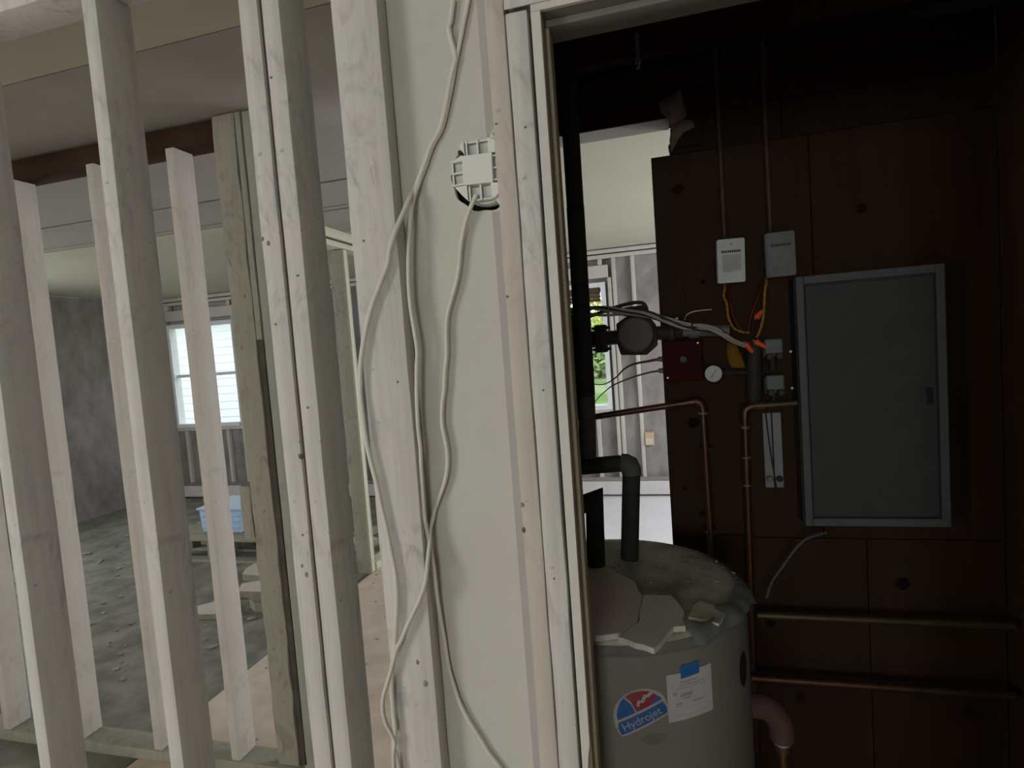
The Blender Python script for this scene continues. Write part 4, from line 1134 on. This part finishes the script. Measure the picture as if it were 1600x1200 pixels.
tag(cable('twisted_wire', [(.2012, 2.01, 1.704), (.2005, 1.985, 1.688), (.1961, 1.98, 1.6643), (.2043, 1.98, 1.6329), (.2065, 1.98, 1.5958), (.2203, 1.98, 1.5597), (.2466, 1.975, 1.5433), (.268, 1.97, 1.540)], lambda i: .0046 + .0011 * math.sin(i * 1.7), 'wire_yellow', None, 8, 8), 'coiled yellow wire hanging from the bright grey box', 'wires', G)
tag(cable('twisted_wire', [(.3290, 2.01, 1.709), (.3240, 1.985, 1.690), (.3184, 1.98, 1.667), (.3140, 1.98, 1.6171), (.3085, 1.98, 1.5771), (.2970, 1.978, 1.5416), (.2860, 1.972, 1.522)], lambda i: .0050 + .0010 * math.sin(i * 1.5), 'wire_yellow', None, 8, 8), 'thick yellow wire hanging from the duller grey box', 'wires', G)
tag(cable('lead_wire', [(.2133, 2.01, 1.704), (.2152, 1.985, 1.6465), (.2225, 1.982, 1.5946), (.2382, 1.98, 1.5584), (.26, 1.97, 1.535)], .0038, 'wire_red', None, 6, 8), 'dark red wire beside the coiled yellow wire', 'wires', G)
tag(cable('lead_wire', [(.318, 2.01, 1.709), (.3061, 1.987, 1.6685), (.285, 1.985, 1.6198), (.2718, 1.985, 1.5802), (.2650, 1.98, 1.545)], .0038, 'wire_red', None, 6, 8), 'dark red wire slanting inward from the duller grey box', 'wires', G)
def wire_nut(tip, base, label):
    a, b_ = Vector(tip), Vector(base)
    n = thing('wire_nut', label, 'connector', tip, 'orange wire nuts')
    d = (b_ - a)
    prof = [a, a + d * .12, a + d * .6, b_ - d * .12, b_]
    rad = (.0052, .0068, .0085, .0105, .0100)
    autosmooth(finish('cap', bm_tube(prof, lambda i: rad[i], 10, None, 1, False), 'nut_orange', n), 40)
    lathe_o = bm_tube([b_, b_ + d * .22], .0042, 8)
    finish('wire_end', lathe_o, 'wire_white' if 'lower' in label else 'wire_yellow', n)
wire_nut((.2720, 1.955, 1.4775), (.2500, 1.958, 1.5060), 'lower orange wire nut on the white wire ends')
wire_nut((.3120, 1.955, 1.4900), (.2800, 1.958, 1.5110), 'orange wire nut at the end of the thick yellow wire')
wire_nut((.3060, 1.962, 1.6060), (.2860, 1.960, 1.5850), 'topmost orange wire nut beside the thick yellow wire')
yt = thing('yellow_tag', 'curved yellow tag dangling under the white wire ends', 'tag', (.22, 1.95, 1.43))
bm = bmesh.new()
cols = []
for i in range(9):
    f = i / 8
    zc = 1.515 - .082 * f
    y = 1.955 - .016 * math.sin(math.pi * f)
    xl = .196 + .010 * f * f - .006 * math.sin(math.pi * f); xr = .222 + .026 * f
    cols.append([bm.verts.new((xl, y, zc)), bm.verts.new(((xl + xr) / 2, y - .007, zc - .002)), bm.verts.new((xr, y, zc - .004))])
for a, b_ in zip(cols, cols[1:]):
    for k in range(2):
        bm.faces.new((a[k], a[k + 1], b_[k + 1], b_[k]))
bmesh.ops.solidify(bm, geom=bm.faces[:], thickness=.0012)
finish('card', bm, 'tag_yellow', yt, True)
cable('string', [(.209, 1.955, 1.513), (.214, 1.950, 1.522), (.220, 1.935, 1.520)], .001, 'wire_yellow', yt, 4, 6)
tag(cable('thin_cable', [(.235, 2.044, 1.965), (.1834, 2.044, 1.946), (.1423, 2.044, 1.9263), (.0998, 2.044, 1.8896), (.0722, 2.044, 1.8336), (.0627, 2.044, 1.7708), (.064, 2.044, 1.7172), (.0715, 2.044, 1.6629), (.0794, 2.044, 1.610)], .0032, 'iron', None, 6, 8), 'thin dark cable arching down the plywood left of the boxes', 'cable')
tag(cable('wire_stub', [(.074, 2.035, 1.5978), (.078, 2.032, 1.610), (.0874, 2.03, 1.6181), (.1123, 2.03, 1.6245), (.161, 2.03, 1.6255)], .0026, 'solder', None, 5, 8), 'short pale wire stub kinked above the wire bundle', 'wires')

# electrical panel, zone valves, strip
ep = thing('breaker_cabinet', 'dark grey steel electrical panel on the right of the closet back wall', 'electrical panel', (.6, YC, .92))
box('case', (.400, .800), (1.965, YC - .0005), (.920, 1.70), 'panel_inner', ep, .003)
for nm, x, z in (('frame_stile', (.402, .424), (.92, 1.70)), ('frame_stile', (.776, .798), (.92, 1.70)), ('frame_rail', (.4245, .7755), (1.675, 1.70)), ('frame_rail', (.4245, .7755), (.92, .945))):
    box(nm, x, (1.948, 1.9645), z, 'panel_steel', ep, .002)
dr = box('panel_door', (.428, .772), (1.955, 1.9640), (.95, 1.67), 'panel_inner', ep, .002)
box('door_latch', (.744, .760), (1.9490, 1.9548), (1.29, 1.34), 'black_plastic', dr, .002)
for k, z in enumerate((1.46, 1.345)):
    zv = thing('zone_valve', ('upper' if k == 0 else 'lower') + ' grey-green valve head with two dark knobs beside the panel', 'valve', (.335, 1.99, z), 'grey-green valve heads')
    box('body', (.304, .368), (1.985, 2.049), (z - .005, z + .048), 'panel_inner', zv, .004)
    box('cover', (.309, .362), (1.968, 1.9845), (z + .008, z + .055), 'valve_green', zv, .004)
    for x in (.322, .351):
        lathe('knob', [(0, 1.966), (.009, 1.966), (.0105, 1.970), (.0105, 1.985)], 'black_plastic', zv, (x, 0, z - .001), 'y', 14)
    tube('pipe', [(.336, 2.01, z - .006), (.336, 2.01, z - .046)], .010, 'iron', zv, 10)
    lathe('terminal_screw', [(0, 1.966), (.004, 1.966), (.004, 1.985)], 'solder', zv, (.383, 0, z + .012), 'y', 10)
ms = thing('mounting_strip', 'pair of pale grey metal strips with two round screws below the valve heads', 'bracket', (.33, 2.04, 1.02))
box('strip', (.3030, .3290), (2.036, YC - .0005), (1.022, 1.272), 'strip_grey', ms, .001)
box('strip', (.3330, .3590), (2.036, YC - .0005), (1.022, 1.272), 'strip_grey', ms, .001)
cable('wire', [(.312, 2.028, 1.28), (.317, 2.028, 1.20), (.326, 2.028, 1.10), (.338, 2.028, 1.0)], .0022, 'wire_black', ms, 5, 6)
for x in (.316, .346):
    lathe('screw', [(0, 2.026), (.009, 2.026), (.0105, 2.029), (.0105, 2.036)], 'galvanised_dull' if x < .33 else 'iron', ms, (x, 0, 1.052), 'y', 16)
# torn paper patch
tp = thing('torn_paper', 'torn brownish scrap of facing paper hanging at the top corner of the opening', 'paper', (.07, 2.04, 2.16))
def leaf(name, pts, y, mat, curl):
    bm = bmesh.new()
    bm.faces.new([bm.verts.new((a, y, b_)) for a, b_ in pts])
    slice_u(bm, min(q[0] for q in pts) + .012, max(q[0] for q in pts), .012)
    x0 = min(q[0] for q in pts)
    for v in bm.verts:
        v.co.y -= curl * (v.co.x - x0) + .006 * math.sin(v.co.z * 60)
    bmesh.ops.solidify(bm, geom=bm.faces[:], thickness=.0008)
    finish(name, bm, mat, tp, True)
leaf('flap', [(.028, 2.315), (.062, 2.330), (.098, 2.345), (.115, 2.262), (.092, 2.236), (.066, 2.225), (.055, 2.262), (.038, 2.285)], 2.034, 'torn_paper', .12)
leaf('flap', [(.066, 2.236), (.092, 2.248), (.130, 2.238), (.138, 2.215), (.100, 2.205), (.078, 2.180), (.060, 2.150), (.056, 2.19)], 2.026, 'torn_paper', .10)
hr = thing('hanger_rod', 'short grey hanger rod dangling from the closet ceiling joists', 'rod', (-.028, 1.90, 2.39))
tube('rod', [(-.028, 1.93, 2.50), (-.029, 1.93, 2.395)], .006, 'galvanised_dull', hr, 8)
tube('nut', [(-.029, 1.93, 2.41), (-.029, 1.93, 2.422)], .010, 'galvanised_dull', hr, 6)

# ================================================================== ROOMS BEYOND
ob = thing('outlet_box', 'tan outlet box fixed beside a stud on the far wall', 'outlet box', (-.18, YF, .50))
box('case', (-.226, -.140), (YF - .006, YF + .034), (.492, .622), 'outlet_tan', ob, .003)
box('face_plate', (-.222, -.150), (YF - .010, YF - .0063), (.500, .566), 'outlet_pale', ob, .002)
BDX, BDY = .47, -.56
bn = thing('storage_bin', 'pale blue plastic bin on the slatted pallet in the far room', 'bin', (-4.03 + BDX, 4.55 + BDY, .205))
prism('shell', [(-4.24 + BDX, .208), (-3.86 + BDX, .208), (-3.84 + BDX, .395), (-4.26 + BDX, .395)], 4.42 + BDY, 4.80 + BDY, 'bin_blue', bn, bevel=.006)
box('lid', (-4.27 + BDX, -3.83 + BDX), (4.405 + BDY, 4.815 + BDY), (.396, .415), 'bin_blue', bn, .004)
for z in (.25, .30, .345):
    box('rib', (-4.235 + BDX, -3.865 + BDX), (4.410 + BDY, 4.4195 + BDY), (z, z + .012), 'bin_blue', bn, .002)
pl_ = thing('pallet', 'slatted wooden pallet under the pale blue bin', 'pallet', (-4.05 + BDX, 4.6 + BDY, 0))
for k in range(5):
    box('deck_slat', (-4.55 + BDX, -3.55 + BDX), (4.30 + BDY + .125 * k, 4.30 + BDY + .125 * k + .095), (.175, .203), 'pallet_wood', pl_, .003)
    if k % 2 == 0:
        box('bottom_slat', (-4.55 + BDX, -3.55 + BDX), (4.30 + BDY + .125 * k, 4.30 + BDY + .125 * k + .095), (.0, .022), 'pallet_wood', pl_, .003)
for x in (-4.53, -4.08, -3.61):
    for y0 in (4.31, 4.55, 4.79):
        box('block', (x - .03 + BDX, x + .04 + BDX), (y0 + BDY, y0 + BDY + .095), (.0225, .1745), 'pallet_wood', pl_, .002)
G = 'broken drywall on the far floor'
desc = ['pointed', 'squarish', 'longest', 'tiny', 'curved-edged', 'five-sided', 'narrow', 'wide']
for k, (x, y, s, th, ro) in enumerate(((-2.75, 3.25, .20, .05, 20), (-2.55, 3.05, .14, .06, 70), (-2.95, 3.55, .24, .05, -15), (-2.42, 2.95, .09, .04, 40), (-2.85, 2.95, .17, .035, 5), (-2.62, 3.75, .16, .05, 60), (-2.50, 4.15, .18, .06, 30), (-2.72, 4.45, .24, .07, -30))):
    rr = random.Random(100 + k); n = 5 + k % 3
    poly = [(x + s * math.cos(R(ro + 360 * i / n)) * rr.uniform(.6, 1), y + s * .7 * math.sin(R(ro + 360 * i / n)) * rr.uniform(.6, 1)) for i in range(n)]
    scrap('drywall_scrap', poly, .002, th, 'dusty_floor' if k % 2 else 'gypsum_face', desc[k] + ' grey scrap of debris on the dusty floor beyond the hall wall line', G, None, 'pallet_wood')
bm = bmesh.new(); rr = random.Random(77)
for k in range(260):
    s = rr.uniform(.004, .02)
    p = Vector((rr.uniform(-5.2, -2.3), rr.uniform(2.2, 5.4), s * .4))
    if -4.2 < p.x < -3.0 and 3.6 < p.y < 4.5:
        continue
    bmesh.ops.create_icosphere(bm, subdivisions=1, radius=1, matrix=Matrix.Translation(p) @ Matrix.Rotation(rr.uniform(0, 6), 4, 'Z') @ Matrix.Diagonal((s * rr.uniform(.8, 2), s, s * .5, 1)))
o = finish('floor_rubble', bm, 'gypsum_crumb'); o['kind'] = 'stuff'; tag(o, 'small rubble scattered over the dusty grey floor', 'rubble')
bm = bmesh.new(); rr = random.Random(78)
for k in range(160):
    s = rr.uniform(.002, .009)
    p = Vector((rr.uniform(-2.1, -.9), rr.uniform(1.2, 4.5), s * .35))
    bmesh.ops.create_icosphere(bm, subdivisions=1, radius=1, matrix=Matrix.Translation(p) @ Matrix.Diagonal((s * rr.uniform(.8, 2), s, s * .4, 1)))
o = finish('floor_crumbs', bm, 'gypsum_crumb'); o['kind'] = 'stuff'; tag(o, 'fine crumbs on the tan subfloor of the hall', 'rubble')

# ================================================================== OUTSIDE
ground = bm_box((-40, 30), (YF + .15, 60), (-.40, -.30))
g_ = finish('ground', ground, 'lawn'); g_['kind'] = 'structure'
def shrub(x, y, h, w, mat, label, cat='tree', n=1500, name='leafy_tree', low=.62):
    rr = random.Random(int(x * 31 + y * 7))
    t = thing(name, label, cat, (x, y, -.30), 'trees and bushes outside')
    bm = bmesh.new()
    blobs = [(rr.uniform(-.5, .5) * w, rr.uniform(-.4, .4) * w, h * rr.uniform(low, .92), w * rr.uniform(.28, .5)) for _ in range(14)]
    for k in range(n):
        bx, by, bz, br = rr.choice(blobs)
        d = Vector((rr.gauss(0, 1), rr.gauss(0, 1), rr.gauss(0, 1))).normalized() * br * rr.uniform(.55, 1)
        p = Vector((x + bx, y + by, -.30 + max(.1, bz + d.z))) + Vector((d.x, d.y, 0))
        s = rr.uniform(.05, .10) * (2.4 if cat == 'bush' else 1)
        a = Vector((rr.gauss(0, 1), rr.gauss(0, 1), rr.gauss(0, 1))).normalized(); b_ = a.orthogonal().normalized()
        bm.faces.new([bm.verts.new(q) for q in (p - a * s, p + b_ * s * .45, p + a * s, p - b_ * s * .45)])
    o_ = finish('foliage', bm, mat, t); o_['kind'] = 'stuff'
    tube('trunk', [(x, y, -.30), (x + .05, y, h * .2 - .3), (x - .03, y + .04, h * (.3 if cat == 'bush' else .7) - .3)], .05 + .02 * w, 'bark', t, 8)
shrub(-.45, 12.0, 5.2, 1.7, 'leaf_lime', 'lime green leafy tree seen through the window beyond the closet', n=6000, low=.36)
for hx, lab in ((-7.0, 'leftmost'), (-3.2, 'middle'), (.6, 'rightmost')):
    shrub(hx, 29 + .4 * (hx % 2), 3.0, 2.3, 'leaf_green', lab + ' of the row of far bushes along the edge of the lawn', 'bush', 2600, 'round_bush', .12)
shrub(-7.4, 22.0, 5.5, 2.6, 'leaf_green', 'mid green tree standing farther off behind the lime green one', n=2000)
shrub(1.6, 15.0, 1.2, .9, 'leaf_green', 'low round green bush on the lawn outside', 'bush', 2500, 'round_bush', .28)
# neighbouring white house outside the other window: siding boards, roof, one window
nb = thing('white_house', 'white sided house standing outside the far window of the dusty room', 'house', (-12, 13, -.30))
for k in range(16):
    bm = bm_prism([(12.5 - .0, -.3 + .2 * k), (12.475, -.3 + .2 * k), (12.492, -.3 + .2 * k + .2), (12.52, -.3 + .2 * k + .2)], -16.5, -7.6, 'x')
    finish('siding_board', bm, 'white_siding', nb)
box('body', (-16.45, -7.65), (12.53, 16.5), (-.30, 2.9), 'white_siding', nb, 0)
prism('roof', [(12.1, 2.88), (16.9, 2.88), (16.9, 3.0), (14.5, 4.5), (12.1, 3.0)], -16.8, -7.3, 'shingle', nb, 'x')
box('corner_board', (-7.66, -7.58), (12.46, 12.60), (-.30, 2.88), 'white_siding', nb, 0)
wf = box('window_frame', (-14.6, -13.6), (12.44, 12.50), (.8, 2.1), 'window_frame', nb, .005)
box('pane', (-14.5, -13.7), (12.43, 12.439), (.9, 2.0), 'panel_inner', wf, 0)
